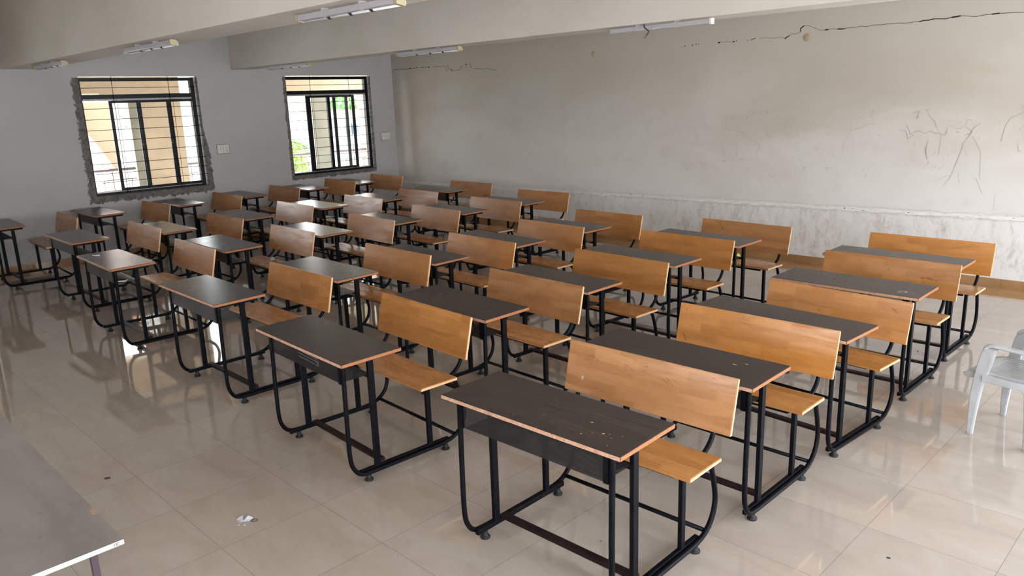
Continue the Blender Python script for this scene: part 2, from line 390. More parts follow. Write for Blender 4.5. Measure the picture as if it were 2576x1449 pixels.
def tag(o, label, cat, group=None, kind=None):
    o['label'] = label; o['category'] = cat
    if group: o['group'] = group
    if kind: o['kind'] = kind
    return o
def struct(o): o['kind'] = 'structure'; return o
NB = bmesh.new
def one(fn, *a, **k):
    b = NB(); fn(b, *a, **k); return b

CRACKS = [(3,[(-4.724,2.584),(-4.703,2.595)]),(5,[(-4.668,2.591),(-4.65,2.6),(-4.615,2.607)]),(2,[(-4.559,2.597),(-4.511,2.605),(-4.4,2.591),(-4.373,2.593),(-4.293,2.598),(-4.248,2.576)]),(9,[(-4.248,2.575),(-4.226,2.593)]),(7,[(-4.226,2.593),(-4.197,2.606)]),(2,[(-4.197,2.606),(-4.181,2.62),(-4.096,2.622),(-4.069,2.635)]),(7,[(-4.069,2.635),(-4.072,2.673)]),(8,[(-4.07,2.673),(-4.033,2.697)]),(2,[(-4.033,2.697),(-3.985,2.696),(-3.927,2.673),(-3.856,2.635),(-3.787,2.632)]),(9,[(-3.787,2.633),(-3.757,2.635)]),(3,[(-3.757,2.635),(-3.732,2.639),(-3.653,2.627)]),(9,[(-3.653,2.632),(-3.599,2.627)]),(6,[(-3.599,2.627),(-3.575,2.63)]),(3,[(-3.575,2.63),(-3.457,2.633),(-3.4,2.64),(-3.353,2.63),(-3.285,2.638),(-3.186,2.635)]),(3,[(-3.186,2.636),(-3.088,2.638),(-2.946,2.631),(-2.826,2.636)]),(7,[(-2.826,2.634),(-2.692,2.648)]),(5,[(-2.692,2.648),(-2.591,2.639),(-2.527,2.647)]),(9,[(-2.527,2.647),(-2.455,2.654)]),(3,[(-2.455,2.654),(-2.335,2.636),(-2.181,2.644)]),(8,[(-2.181,2.644),(-2.121,2.647)]),(3,[(-2.121,2.647),(-2.031,2.643),(-1.827,2.636)]),(4,[(-11.727,2.545),(-11.647,2.595),(-11.482,2.594)]),(5,[(-11.483,2.591),(-11.267,2.591),(-11.197,2.592)]),(9,[(-11.189,2.596),(-11.126,2.597)]),(5,[(-11.074,2.592),(-11.022,2.594)]),(7,[(-10.987,2.596),(-10.953,2.599)]),(4,[(-10.885,2.593),(-10.715,2.595)]),(9,[(-10.676,2.591),(-10.629,2.586)]),(3,[(-10.55,2.584),(-10.242,2.582)]),(10,[(-10.079,2.532),(-10.059,2.502)]),(3,[(-10.059,2.502),(-9.95,2.502),(-9.873,2.503)]),(4,[(-9.873,2.503),(-9.824,2.545),(-9.777,2.562)]),(8,[(-9.715,2.588),(-9.685,2.583)]),(8,[(-9.696,2.558),(-9.685,2.548)]),(5,[(-9.61,2.592),(-9.579,2.523)]),(3,[(-9.511,2.514),(-9.323,2.491)]),(3,[(-9.323,2.491),(-9.18,2.492),(-8.985,2.456)]),(3,[(-10.214,2.535),(-10.204,2.579),(-10.156,2.588),(-10.121,2.56),(-10.143,2.522),(-10.188,2.51),(-10.214,2.535)]),(3,[(-5.626,2.576),(-5.602,2.579)]),(8,[(-5.576,2.587),(-5.564,2.586)]),(8,[(-5.469,2.584),(-5.457,2.589)]),(7,[(-5.416,2.597),(-5.408,2.598)]),(5,[(-5.38,2.597),(-5.37,2.597)]),(11,[(-5.104,2.592),(-5.078,2.597)]),(2,[(-5.07,2.599),(-4.906,2.589)]),(9,[(-4.902,2.586),(-4.888,2.593)]),(6,[(-4.866,2.597),(-4.855,2.598)])]
MARKS = [(5,[(-4.96,1.607),(-4.971,1.695),(-4.941,1.771),(-4.904,1.76)]),(6,[(-4.907,1.717),(-4.841,1.716),(-4.888,1.662)]),(6,[(-4.36,1.743),(-4.346,1.691),(-4.321,1.628),(-4.286,1.611)]),(7,[(-4.685,1.736),(-4.695,1.683),(-4.591,1.746)]),(4,[(-4.546,1.781),(-4.454,1.797),(-4.284,1.8),(-4.16,1.761)]),(8,[(-4.972,1.585),(-4.896,1.553),(-4.797,1.525)]),(9,[(-4.76,1.525),(-4.723,1.495)]),(7,[(-4.408,1.554),(-4.416,1.49),(-4.358,1.47)]),(7,[(-4.586,1.37),(-4.528,1.393),(-4.5,1.383),(-4.546,1.263)]),(6,[(-5.004,1.43),(-5.009,1.363),(-4.983,1.207)]),(7,[(-4.89,1.387),(-4.83,1.421),(-4.796,1.367),(-4.81,1.245)]),(9,[(-4.76,1.202),(-4.686,1.182)]),(4,[(-3.511,1.288),(-3.507,1.388),(-3.474,1.478),(-3.439,1.547),(-3.449,1.684),(-3.392,1.713),(-3.318,1.76)]),(7,[(-3.435,1.547),(-3.324,1.577),(-3.288,1.61),(-3.193,1.625)]),(4,[(-3.193,1.625),(-3.226,1.682),(-3.213,1.759)]),(8,[(-3.259,1.744),(-3.214,1.766),(-3.224,1.73)]),(6,[(-3.343,1.703),(-3.311,1.664)]),(8,[(-2.938,1.558),(-2.865,1.546),(-2.84,1.465),(-2.79,1.503)]),(9,[(-2.809,1.725),(-2.75,1.752),(-2.77,1.679),(-2.745,1.697)]),(7,[(-2.681,1.76),(-2.649,1.696),(-2.593,1.641),(-2.57,1.569)]),(9,[(-2.689,1.761),(-2.643,1.764)]),(6,[(-2.558,1.532),(-2.488,1.505),(-2.469,1.578)]),(5,[(-2.521,1.505),(-2.526,1.405),(-2.529,1.313)]),(9,[(-2.665,1.384),(-2.633,1.26)]),(5,[(-2.637,1.458),(-2.659,1.309)]),(8,[(-2.861,1.605),(-2.817,1.512),(-2.75,1.55),(-2.677,1.522),(-2.628,1.55),(-2.565,1.514)]),(4,[(-2.767,1.438),(-2.762,1.382)]),(5,[(-2.403,1.578),(-2.36,1.566),(-2.307,1.605),(-2.296,1.658),(-2.255,1.654)]),(8,[(-2.18,1.622),(-2.232,1.578),(-2.259,1.525),(-2.306,1.507)]),(9,[(-2.305,1.587),(-2.244,1.543),(-2.272,1.498)]),(6,[(-2.257,1.507),(-2.314,1.426),(-2.33,1.336)]),(7,[(-2.33,1.336),(-2.367,1.198)]),(5,[(-2.367,1.198),(-2.405,1.068)]),(5,[(-2.249,1.507),(-2.202,1.437),(-2.153,1.349),(-2.13,1.08)]),(3,[(-2.314,1.426),(-2.27,1.301)]),(7,[(-1.821,1.723),(-1.93,1.673),(-1.966,1.587),(-1.983,1.448)]),(6,[(-1.85,1.557),(-1.809,1.604)]),(6,[(-1.844,1.433),(-1.829,1.356),(-1.807,1.365)]),(3,[(-5.371,1.162),(-5.319,1.179),(-5.263,1.096),(-5.213,1.166),(-5.174,1.156)]),(3,[(-5.371,1.162),(-5.275,1.061)]),(4,[(-4.021,1.234),(-3.974,1.173),(-3.913,1.05)]),(3,[(-3.975,1.92),(-3.91,1.899)]),(3,[(-5.762,1.555),(-5.693,1.573)]),(6,[(-3.146,1.5),(-3.099,1.491)]),(4,[(-2.529,1.048),(-2.405,1.104)]),(4,[(-2.459,0.991),(-2.402,1.074)]),(6,[(-4.373,1.042),(-4.346,0.997),(-4.296,1.01)]),(9,[(-5.01,1.175),(-4.941,1.165)]),(9,[(-5.52,1.046),(-5.502,1.039)]),(5,[(-2.17,1.085),(-2.128,1.008),(-2.094,0.932)]),(4,[(-2.335,1.137),(-2.306,1.019)]),(3,[(-1.982,0.938),(-1.984,0.781)])]

# ------------------------------------------------------------------ room shell
b = NB(); box(b, XW-.25, XE+.25, YS-.25, YW+.25, -.15, 0); struct(obj('floor', b, 'polished_tile'))
b = NB(); box(b, XW-.25, XE+.25, YS-.25, YW+.25, ZC, ZC+.15); struct(obj('ceiling', b, 'plain_plaster'))
b = NB(); box(b, XW-.25, XE+.25, YW, YW+.25, 0, ZC); wall_r = struct(obj('wall_right', b, 'stained_plaster'))
def holes(b, axis, p0, p1, lo, hi, ops, z0, z1):
    """a wall slab with rectangular openings, built from the pieces around them"""
    def bx(a, c, za, zb):
        if c-a < 1e-4 or zb-za < 1e-4: return
        if axis == 'x': box(b, p0, p1, a, c, za, zb)
        else: box(b, a, c, p0, p1, za, zb)
    cur = lo
    for a, c in ops:
        bx(cur, a, 0, ZC); bx(a, c, 0, z0); bx(a, c, z1, ZC); cur = c
    bx(cur, hi, 0, ZC)
b = NB(); holes(b, 'x', XW-.23, XW, YS-.25, YW, WIN, WZ0, WZ1); struct(obj('wall_left', b, 'window_wall_plaster'))
b = NB(); holes(b, 'x', XE, XE+.23, YS-.25, YW+.25, EAST, EZ0, EZ1); struct(obj('wall_front', b, 'plain_plaster'))
b = NB(); holes(b, 'y', YS-.23, YS, XW, XE, SOUTH, .8, 2.4); struct(obj('wall_back', b, 'plain_plaster'))
for i, (y0, y1) in enumerate([(-.37, .06), (2.655, 3.106), (5.713, 6.044)]):
    b = NB(); box(b, XW, XE, y0, y1, 2.598, ZC+.01, bev=.006); o = struct(obj('trim_%d' % (i+1), b, 'beam_plaster')); o['label'] = 'deep plastered ceiling beam'
b = NB(); box(b, XW, XE, YW-.012, YW, 0, .0905, bev=.002); struct(obj('baseboard_right', b, 'brown_skirting_tile'))
b = NB(); box(b, XW, XW+.012, YS, YW-.012, 0, .0905, bev=.002); struct(obj('baseboard_left', b, 'brown_skirting_tile'))

def ribbon(b, P, wd, y):
    P = [Vector((p[0], y, p[1])) for p in P]
    for i, (p, q) in enumerate(zip(P, P[1:])):
        d = (q-p); d.normalize(); n = Vector((-d.z, 0, d.x))*wd*.5; e = d*wd*.2
        b.faces.new([b.verts.new(v) for v in (p-n-e, q-n+e, q+n+e, p+n-e)])
random.seed(4)
def jitter(P, amp, step=.035):
    out = []
    for (x0, z0), (x1, z1) in zip(P, P[1:]):
        L = math.hypot(x1-x0, z1-z0); n = max(1, int(L/step))
        for i in range(n):
            t = i/n; out.append((x0+(x1-x0)*t+random.uniform(-amp, amp)*.5, z0+(z1-z0)*t+(random.uniform(-amp, amp) if i else 0)))
    out.append(P[-1]); return out
b = NB()
for wd, P in CRACKS: ribbon(b, jitter(P, .004), wd*.0015, YW-.0022)
o = obj('crack', b, 'dark_mark', wall_r); o['kind'] = 'structure'
b = NB()
for wd, P in MARKS: ribbon(b, jitter(P, .004), wd*.0007, YW-.0022)
o = obj('pencil_scribble', b, 'pencil_mark', wall_r); o['kind'] = 'structure'
# blanked-off round junction covers on the stained wall
for i, (x, z, r, lab) in enumerate([(-3.986, 2.571, .043, 'round painted junction cover with screw holes, under the long crack on the right'),
                                    (-7.046, 2.582, .04, 'round painted junction cover on the wall below the beam, left of the bare batten')]):
    t = thing('junction_cover', lab, 'junction box cover', (x, YW, z), 0, 'junction covers on the stained wall')
    b = NB(); lathe(b, [(r, 0), (r, .004), (r*.9, .007), (.001, .008)], 0, 0, 20); bmesh.ops.rotate(b, verts=b.verts, cent=(0, 0, 0), matrix=Matrix.Rotation(PI/2, 3, 'X'))
    obj('cover_plate', b, 'old_cap_paint', t)
    for sx, sz in ((.008, .022), (.004, .008), (-.008, -.014)):
        b = NB(); lathe(b, [(.004, .006), (.004, .009)], 0, 0, 8); bmesh.ops.rotate(b, verts=b.verts, cent=(0, 0, 0), matrix=Matrix.Rotation(PI/2, 3, 'X'))
        bmesh.ops.translate(b, verts=b.verts, vec=(sx, 0, sz)); obj('screw_hole', b, 'dark_mark', t)

# ------------------------------------------------------------------ windows
XF0, XF1 = XW-.115, XW-.045
def bars(b, y0, y1, z0, z1, wd, x0, x1, mi=0):
    box(b, x0, x1, y0, y1, z1-wd, z1, mi); box(b, x0, x1, y0, y1, z0, z0+wd, mi)
    box(b, x0, x1, y0, y0+wd, z0+wd, z1-wd, mi); box(b, x0, x1, y1-wd, y1, z0+wd, z1-wd, mi)
def window(idx, y0, y1, sashes, vbars, dirty=False):
    t = bpy.data.objects.new('window_%d' % idx, None); C.objects.link(t); t.location = (XW, (y0+y1)/2, WZ0); t['kind'] = 'structure'
    inv = Vector((-XW, -(y0+y1)/2, -WZ0))
    def ob(name, bm, mat, par=None):
        bmesh.ops.translate(bm, verts=bm.verts, vec=inv); return obj(name, bm, mat, par or t)
    b = NB()
    box(b, XF0, XF1, y0+.004, y1-.03, 2.44, 2.487); box(b, XF0, XF1, y0+.004, y0+.028, WZ0, 2.44); box(b, XF0, XF1, y1-.09, y1-.03, WZ0, 2.44)
    box(b, XF0, XF1, y0+.028, y1-.09, 2.204, 2.262); box(b, XF0, XF1, y0+.028, y1-.09, WZ0+.001, .915)
    ob('window_frame', b, 'black_aluminium')
    b = NB(); box(b, XF0+.004, XF1+.003, y0+.03, y1-.092, 2.180, 2.204); box(b, XF0+.004, XF1+.003, y0+.03, y1-.092, .9151, .925); ob('sliding_track', b, 'bare_aluminium')
    b = NB(); box(b, XF0+.03, XF0+.034, y0+.028, y1-.09, 2.262, 2.44); ob('transom_pane', b, 'dusty_window_glass')
    for i, (a, c, wl, wr, lay) in enumerate(sashes):
        xa = XF1-.022-lay*.024; b = NB()
        box(b, xa, xa+.02, a, a+wl, .926, 2.179); box(b, xa, xa+.02, c-wr, c, .926, 2.179)
        box(b, xa, xa+.02, a+wl, c-wr, 2.144, 2.179); box(b, xa, xa+.02, a+wl, c-wr, .926, .961)
        s = ob('window_sash', b, 'black_aluminium' if not (dirty and i) else 'dirty_aluminium')
        b = NB(); box(b, xa+.008, xa+.012, a+wl, c-wr, .961, 2.144); ob('pane', b, 'dusty_window_glass', s)
        b = NB(); box(b, xa+.02, xa+.034, c-wr*.7, c-wr*.25, 1.52, 1.60, bev=.002); box(b, xa+.02, xa+.045, c-wr*.9, c-wr*.2, 1.55, 1.565); ob('latch', b, 'dark_clip', s)
    b = NB()
    for z in (2.352, 2.072, 1.927, 1.782, 1.635, 1.478, 1.318, 1.182, 1.059): tube(b, [(XW-.022, y0, z), (XW-.022, y1, z)], .0038, 6, smooth=1)
    for y in vbars: tube(b, [(XW-.031, y, WZ0), (XW-.031, y, WZ1)], .0036, 6, smooth=1); tube(b, [(XW-.031, y+.035, WZ0), (XW-.031, y+.035, 2.19)], .0026, 6, smooth=1)
    ob('safety_grille', b, 'grille_iron')
    b = NB(); box(b, XW-.229, XW+.004, y0+.002, y1-.002, WZ0-.004, WZ0+.003); ob('window_sill', b, 'cement_reveal')
    return t
window(1, 3.53, 5.155, [(3.895, 4.31, .045, .045, 1), (4.275, 4.72, .045, .04, 0), (4.71, 5.10, .045, .04, 1)], [3.96, 4.74])
window(2, 6.62, 8.27, [(6.985, 7.45, .085, .055, 0), (7.395, 7.82, .055, .055, 1), (7.505, 7.945, .055, .055, 0)], [7.08, 7.84], True)
window(3, 0.43, 2.06, [(.8, 1.21, .04, .04, 1), (1.17, 1.62, .04, .04, 0), (1.6, 2.02, .04, .04, 1)], [.86, 1.64])

# switch boards
for (y, z, wd, h, lab) in [(5.338, 1.343, .196, .136, 'flush white switch board with socket right of the wide left window'),
                           (8.429, 1.363, .2, .136, 'flush white switch board between the right-hand window and the room corner')]:
    t = thing('switch_board', lab, 'switch board', (XW, y, z), 0, 'switch boards')
    b = NB(); box(b, 0, .0035, -.006, wd+.006, -.006, h+.006); obj('shadow_gap_rim', b, 'plate_shadow_gap', t)  # rim coloured dark to show the shadow gap around the plate
    b = NB(); box(b, .001, .009, 0, wd, 0, h, bev=.002); pl = obj('cover_plate', b, 'switch_plate', t)
    for r_, zz in ((0, .078), (1, .018)):
        for cidx in range(4 if r_ == 0 else 3):
            b = NB(); yy = .03+cidx*.026+(.03 if r_ and cidx == 2 else 0); box(b, .008, .014, yy, yy+.02, zz, zz+.034, bev=.0015)
            box(b, .0085, .0145, yy+.0202, yy+.0222, zz, zz+.034, 1); obj('switch', b, ['white_switch', 'dark_mark'], t)
    b = NB()
    for dy, dz in ((0, .012), (-.009, 0), (.009, 0)):
        box(b, .0088, .0098, .163+dy-.003, .163+dy+.003, .03+dz-.003, .03+dz+.004)
    obj('socket_hole', b, 'dark_mark', t)

# ------------------------------------------------------------------ tube light battens under the beams
def batten(x, y, L, lab, tubed=True, grp='tube lights under the ceiling beams'):
    t = thing('tube_light', lab, 'tube light', (x, y, 2.598), 0, grp)
    h = L/2
    b = NB(); box(b, -h+.03, h-.03, -.022, .02, -.05, -.014, bev=.003); obj('housing', b, 'white_batten', t)
    for s in (-.2*L, .17*L):
        b = NB(); box(b, s-.008, s+.008, -.024, .022, -.0515, -.0002); obj('bracket', b, 'white_batten', t)
    if tubed:
        for s in (-1, 1):
            b = NB(); pr = [(-.024, -.012), (.022, -.012), (.044, -.03), (.048, -.048), (.038, -.062), (.01, -.058), (-.022, -.052)]
            x0, x1 = sorted((s*h, s*(h-.028)))
            A = [b.verts.new((x0, p[0], p[1])) for p in pr]; B = [b.verts.new((x1, p[0], p[1])) for p in pr]
            b.faces.new(A); b.faces.new(B)
            for i in range(len(pr)): b.faces.new((A[i], A[(i+1) % len(pr)], B[(i+1) % len(pr)], B[i]))
            obj('end_cap', b, 'cream_plastic', t)
        b = NB(); tube(b, [(-h+.029, .034, -.05), (h-.029, .034, -.05)], .0105, 12, smooth=1); obj('lamp_tube', b, 'tube_glass', t)
        for s in (-.2, .02, .22):
            b = NB(); tube(b, [(s*L-.012, .034, -.05), (s*L+.012, .034, -.05)], .014, 12, smooth=1); box(b, s*L-.008, s*L+.008, .012, .036, -.056, -.04); obj('tube_clip', b, 'dark_clip', t)
        b = NB(); tube(b, [(-.27*L, .03, -.001), (-.24*L, .03, -.025), (-.17*L, .024, -.045), (-.08*L, .022, -.03), (-.03*L, .02, -.02)], .0035, 6); obj('supply_cable', b, 'cable_dark', t)
    else:
        b = NB(); box(b, h-.03, h-.012, -.024, .022, -.054, -.008); obj('end_cap', b, 'white_switch', t)
        b = NB(); tube(b, [(-.13, -.03, -.002), (-.12, -.032, -.03), (-.09, -.028, -.055), (-.085, -.026, -.07), (-.11, -.03, -.1)], .005, 8); w_ = obj('dangling_wire', b, 'dark_clip', t)
        b = NB(); tube(b, [(-.108, -.03, -.097), (-.116, -.034, -.112), (-.128, -.03, -.113)], .006, 6); obj('bare_end', b, 'copper_wire', w_)
        b = NB(); tube(b, [(0.02, -.024, -.035), (-.05, -.03, -.055)], .002, 5, smooth=1); obj('loose_wire', b, 'white_switch', t)
    return t
batten(-10.1, 5.775, 1.1, 'tube light under the beam above the right window, farthest from camera')
batten(-7.033, 5.775, 1.1, 'cream-capped tube light at the top of the corner where the two walls meet')
batten(-3.935, 5.775, 1.06, 'bare white batten without a tube, dark wire dangling from it', False)
batten(-10.145, 2.775, 1.1, 'smallest tube light at the far left end of the nearer beam')
batten(-7.212, 2.775, 1.1, 'tube light with bright tube under the nearer beam, above the left window')
batten(-4.132, 2.775, 1.08, 'largest cream-capped tube light, top centre, nearest the camera')

# ------------------------------------------------------------------ desks with attached bench
HL, WD = .48765, .368
def tab_mesh():
    b = NB(); z0, z1 = .742, .750
    # slightly tilted slab: laminate top (0), chipboard long edges (1), lipped short edges (2)
    th = .021
    P = {}
    for ix, x in enumerate((-HL, HL)):
        for iy, (y, z) in enumerate(((0, .744), (WD, .750))):
            for iz, dz in enumerate((-th, 0)): P[ix, iy, iz] = b.verts.new((x, y, z+dz))
    def q(k, mi):
        f = b.faces.new([P[i] for i in k]); f.material_index = mi
    q([(0, 0, 1), (1, 0, 1), (1, 1, 1), (0, 1, 1)], 0); q([(0, 0, 0), (0, 1, 0), (1, 1, 0), (1, 0, 0)], 3)
    q([(0, 0, 0), (1, 0, 0), (1, 0, 1), (0, 0, 1)], 1); q([(0, 1, 0), (0, 1, 1), (1, 1, 1), (1, 1, 0)], 2)
    q([(0, 0, 0), (0, 0, 1), (0, 1, 1), (0, 1, 0)], 2); q([(1, 0, 0), (1, 1, 0), (1, 1, 1), (1, 0, 1)], 2)
    e = [e for e in b.edges]; bmesh.ops.bevel(b, geom=e, offset=.0022, segments=1, affect='EDGES')
    return b
def board(b, prof_a, prof_b, hl, th, nrm):
    """plank between edge line a (top/front) and b, facing nrm; face 0, ends 1"""
    n = Vector((0, nrm[0], nrm[1])).normalized()*th
    a, c = Vector((0, *prof_a)), Vector((0, *prof_b))
    V = []
    for x in (-hl, hl):
        X = Vector((x, 0, 0)); V.append([b.verts.new(X+v) for v in (a, c, c-n, a-n)])
    L, R = V
    for k, mi in (((L[0], R[0], R[1], L[1]), 0), ((L[3], L[2], R[2], R[3]), 0), ((L[0], L[3], R[3], R[0]), 0), ((L[1], R[1], R[2], L[2]), 0), ((L[0], L[1], L[2], L[3]), 1), ((R[0], R[3], R[2], R[1]), 1)):
        f = b.faces.new(k); f.material_index = mi
    bmesh.ops.bevel(b, geom=list(b.edges), offset=.003, segments=2, affect='EDGES')
random.seed(11)
ROOT_PARTS = []
def make_desk(panel):
    r = bpy.data.objects.new('school_desk', None); C.objects.link(r)
    o = obj('tabletop', tab_mesh(), ['dark_laminate', 'chipboard_edge', 'lipping_edge', 'dark_laminate'], r, uv=True)
    # book tray: front panel and shelf
    b = NB(); box(b, -.385, .385, .0465, .0473, .604, .722); obj('front_panel', b, panel, r, uv=True)
    b = NB(); box(b, -.385, .385, .0473, .226, .6012, .602); obj('book_shelf', b, panel, r, uv=True)
    for s in (-1, 1):
        x = s*.4175
        b = NB(); box(b, min(s*.385, s*.408), max(s*.385, s*.408), .04, .052, .60, .722); obj('panel_flange', b, 'black_enamel', r)
        b = NB(); tube(b, [(x, .056, .722), (x, .054, .60), (x, .050, .32), (x, .052, .17), (x, .068, .105), (x, .105, .062), (x, .165, .051), (x, .30, .050), (x, .60, .050), (x, .70, .055), (x, .77, .078), (x, .822, .130), (x, .842, .20), (x, .832, .27), (x, .808, .35), (x, .785, .405), (x, .75, .430), (x, .70, .436), (x, .56, .4365)], .0125, 12, smooth=4)
        obj('side_tube', b, 'black_enamel', r)
        b = NB(); box(b, s*.3945-.0105, s*.3945+.0105, .10, .725, .045, .069, bev=.002); obj('bottom_rail', b, 'black_enamel', r)
        b = NB(); box(b, s*.3945-.0105, s*.3945+.0105, .213, .248, .069, .727, bev=.002); obj('leg', b, 'black_enamel', r)
        b = NB(); box(b, s*.3945-.0105, s*.3945+.0105, .578, .608, .069, .4375, bev=.002); obj('leg', b, 'black_enamel', r)
        b = NB(); box(b, s*.405-.01, s*.405+.01, .062, .335, .7, .7215, bev=.002); obj('top_rail', b, 'black_enamel', r)
        xb = s*.39
        b = NB(); tube(b, [(xb, .62, .4285), (xb, .71, .430), (xb, .768, .441), (xb, .82, .466), (xb, .856, .503), (xb, .877, .555), (xb, .889, .60), (xb, .904, .665)], .0115, 12); obj('backrest_bracket', b, 'black_enamel', r)
        for y in (.163, .696):
            b = NB(); lathe(b, [(.010, .047), (.0115, .04), (.014, .02), (.017, .012), (.0235, .0095), (.0245, .004), (.0235, .0)], s*.4045, y); obj('foot', b, 'black_rubber', r)
    b = NB(); box(b, -.384, .384, .249, .287, .0702, .0892, bev=.002); obj('crossbar', b, 'brown_enamel', r)
    b = NB(); tube(b, [(-.405, .765, .078), (.405, .765, .078)], .0105, 10, smooth=1); obj('crossbar', b, 'black_enamel', r)
    b = NB(); box(b, -.384, .384, .226, .246, .578, .5985, bev=.002); obj('crossbar', b, 'black_enamel', r)
    b = NB(); box(b, -.384, .384, .536, .556, .419, .4375, bev=.002); box(b, -.384, .384, .73, .75, .419, .4375, bev=.002); obj('seat_frame', b, 'black_enamel', r)
    b = NB(); board(b, (.5093, .4593), (.7718, .4593), .4739, .019, (0, 1)); obj('seat', b, ['varnished_rubberwood', 'raw_wood_edge'], r, uv=True)
    b = NB(); d = Vector((.0577, .2530)); board(b, (.8974, .7835), (.8396, .5305), .4766, .019, (-.253, .0577)); obj('backrest', b, ['varnished_rubberwood', 'raw_wood_edge'], r, uv=True)
    return r
D = {'A1': (-2.0256, 2.0286, 0.0212, -0.0047, 0.0145, 0.0001, 0.0105, -0.006, -0.0023, 0.0048, 0.0045),
 'A2': (-3.7443, 2.0066, -0.0478, 0.0093, -0.0015, 0.0093, -0.0004, -0.0121, -0.0103, 0.0035, -0.0092),
 'A3': (-5.3684, 2.0796, -0.0162, -0.0056, 0.0036, -0.0025, 0.0056, -0.0036, 0.0019, -0.0046, 0.0132),
 'A4': (-7.2883, 2.0707, -0.0301, -0.0006, 0.0021, 0.0015, 0.0006, -0.0021, -0.0002, -0.0027, 0.005),
 'A5': (-9.0125, 2.2612, -0.0085, -0.0028, 0.0023, -0.0027, 0.0068, -0.015, 0.0075, 0.005, 0.0106),
 'A6': (-10.9471, 1.9891, -0.0381, -0.0048, -0.0104, -0.0026, 0.0048, 0.0104, 0.0053, -0.0067, 0.0089),
 'B1': (-1.9839, 2.9912, 0, -0.0276, -0.0192, 0.0116, -0.0047, 0.0026, 0.0027, 0.0027, -0.0022),
 'B2': (-3.7125, 2.9899, -0.0395, 0.0045, 0.0066, -0.0116, -0.0045, -0.0066, -0.005, -0.0039, -0.0013),
 'B3': (-5.3243, 2.993, -0.0238, -0.0055, 0.0078, 0.0077, 0.0055, -0.0078, -0.0041, 0.0188, 0.0108),
 'B4': (-7.2889, 3.0862, -0.0369, -0.004, -0.0137, 0.0122, 0.004, 0.0137, -0.0082, 0.0019, -0.0033),
 'B5': (-8.9854, 3.1734, -0.0086, -0.0093, -0.0056, 0.0011, 0.0093, 0.0056, 0.0014, -0.016, -0.0175),
 'B6': (-11.0347, 3.14, 0.0065, -0.0073, -0.0158, 0, 0.0073, 0.0158, 0.0079, -0.002, 0.01),
 'C1': (-1.9775, 3.9302, -0.0746, -0.0089, 0.0201, 0.0194, 0.0089, -0.0201, -0.0063, -0.0206, -0.0136),
 'C2': (-3.6683, 3.915, -0.0383, -0.0021, -0.0065, -0.0125, 0.0021, 0.0065, -0.0054, 0.002, -0.0084),
 'C3': (-5.274, 3.9088, -0.0425, -0.0125, 0.0056, -0.0038, 0.0125, -0.0056, -0.0014, -0.0114, -0.016),
 'C4': (-7.2248, 4.0446, -0.0486, -0.0007, -0.0004, 0.0053, 0.0007, 0.0005, -0.0055, 0.006, 0.0028),
 'C5': (-9.0921, 4.178, -0.0308, 0.003, -0.0007, 0.0015, -0.003, 0.0007, 0.0019, 0.0069, -0.0054),
 'C6': (-11.1144, 4.2261, -0.0058, -0.0003, -0.0005, -0.0003, 0.0003, 0.0005, 0.0048, 0.0023, 0.0022),
 'D1': (-1.9624, 4.9835, -0.0114, 0.0079, -0.0002, -0.0038, -0.0079, 0.0002, 0.0032, 0.0067, -0.0043),
 'D2': (-3.6801, 4.9271, -0.0239, 0.006, -0.0025, 0.0103, -0.006, 0.0025, 0.0058, 0.0114, -0.0071),
 'D3': (-5.2396, 4.8312, -0.0491, -0.0063, -0.0035, 0.0069, 0.0063, 0.0035, -0.0151, -0.0002, -0.0106),
 'D4': (-7.2152, 4.9692, -0.0673, 0.001, 0.0074, -0.0107, -0.001, -0.0074, 0.0064, -0.0014, -0.0025),
 'D5': (-8.9871, 5.164, -0.0366, -0.0024, 0.0022, -0.0001, 0.0024, -0.0022, -0.0033, -0.0064, 0.0089),
 'D6': (-11.2261, 5.2302, -0.0234, 0.0006, 0.0011, -0.0035, -0.0006, -0.0011, 0.0063, 0.0013, -0.0007),
 'E1': (-1.998, 5.9591, -0.0116, -0.0035, -0.001, 0.0045, 0.0035, 0.001, 0.0025, 0.0027, 0.0014),
 'E2': (-3.6425, 5.8742, -0.0469, -0.0024, -0.0019, 0.0012, 0.0024, 0.0019, -0.0002, 0.0007, 0.0009),
 'E3': (-5.2032, 5.7521, -0.0491, 0.0024, 0.0039, 0.0014, -0.0024, -0.0039, -0.0045, -0.0041, -0.0072),
 'E4': (-7.1186, 5.8878, -0.0464, -0.0018, 0.0017, -0.0039, 0.0018, -0.0017, 0.009, 0.0008, 0.0001),
 'E5': (-8.9407, 6.0832, -0.0473, -0.0021, 0.0044, -0.0052, 0.0021, -0.0044, 0.0068, -0.0114, 0.0069),
 'E6': (-11.2593, 6.2912, -0.0155, 0.0086, 0.0113, -0.005, -0.0086, -0.0113, 0.0077, 0.0074, -0.0068),
 'F4': (-7.0992, 6.8317, 0.0097, 0.0028, 0.0024, 0.0076, -0.0028, -0.0024, -0.0103, -0.0018, -0.0064),
 'F5': (-8.9631, 7.2031, -0.0004, 0.008, 0.0103, -0.0013, -0.008, -0.0103, 0.0004, -0.0045, 0.001),
 'F6': (-11.243, 7.2263, -0.0199, -0.0011, -0.002, -0.0039, 0.0011, 0.002, 0.005, 0.0024, -0.0015)}
ORD = ['first', 'second', 'third', 'fourth', 'fifth', 'sixth']
LINE = {'A': 'the front line by the open floor', 'B': 'the second line from the open floor', 'C': 'the third line from the open floor', 'D': 'the fourth line from the open floor', 'E': 'the fifth line from the open floor', 'F': 'the short last line'}
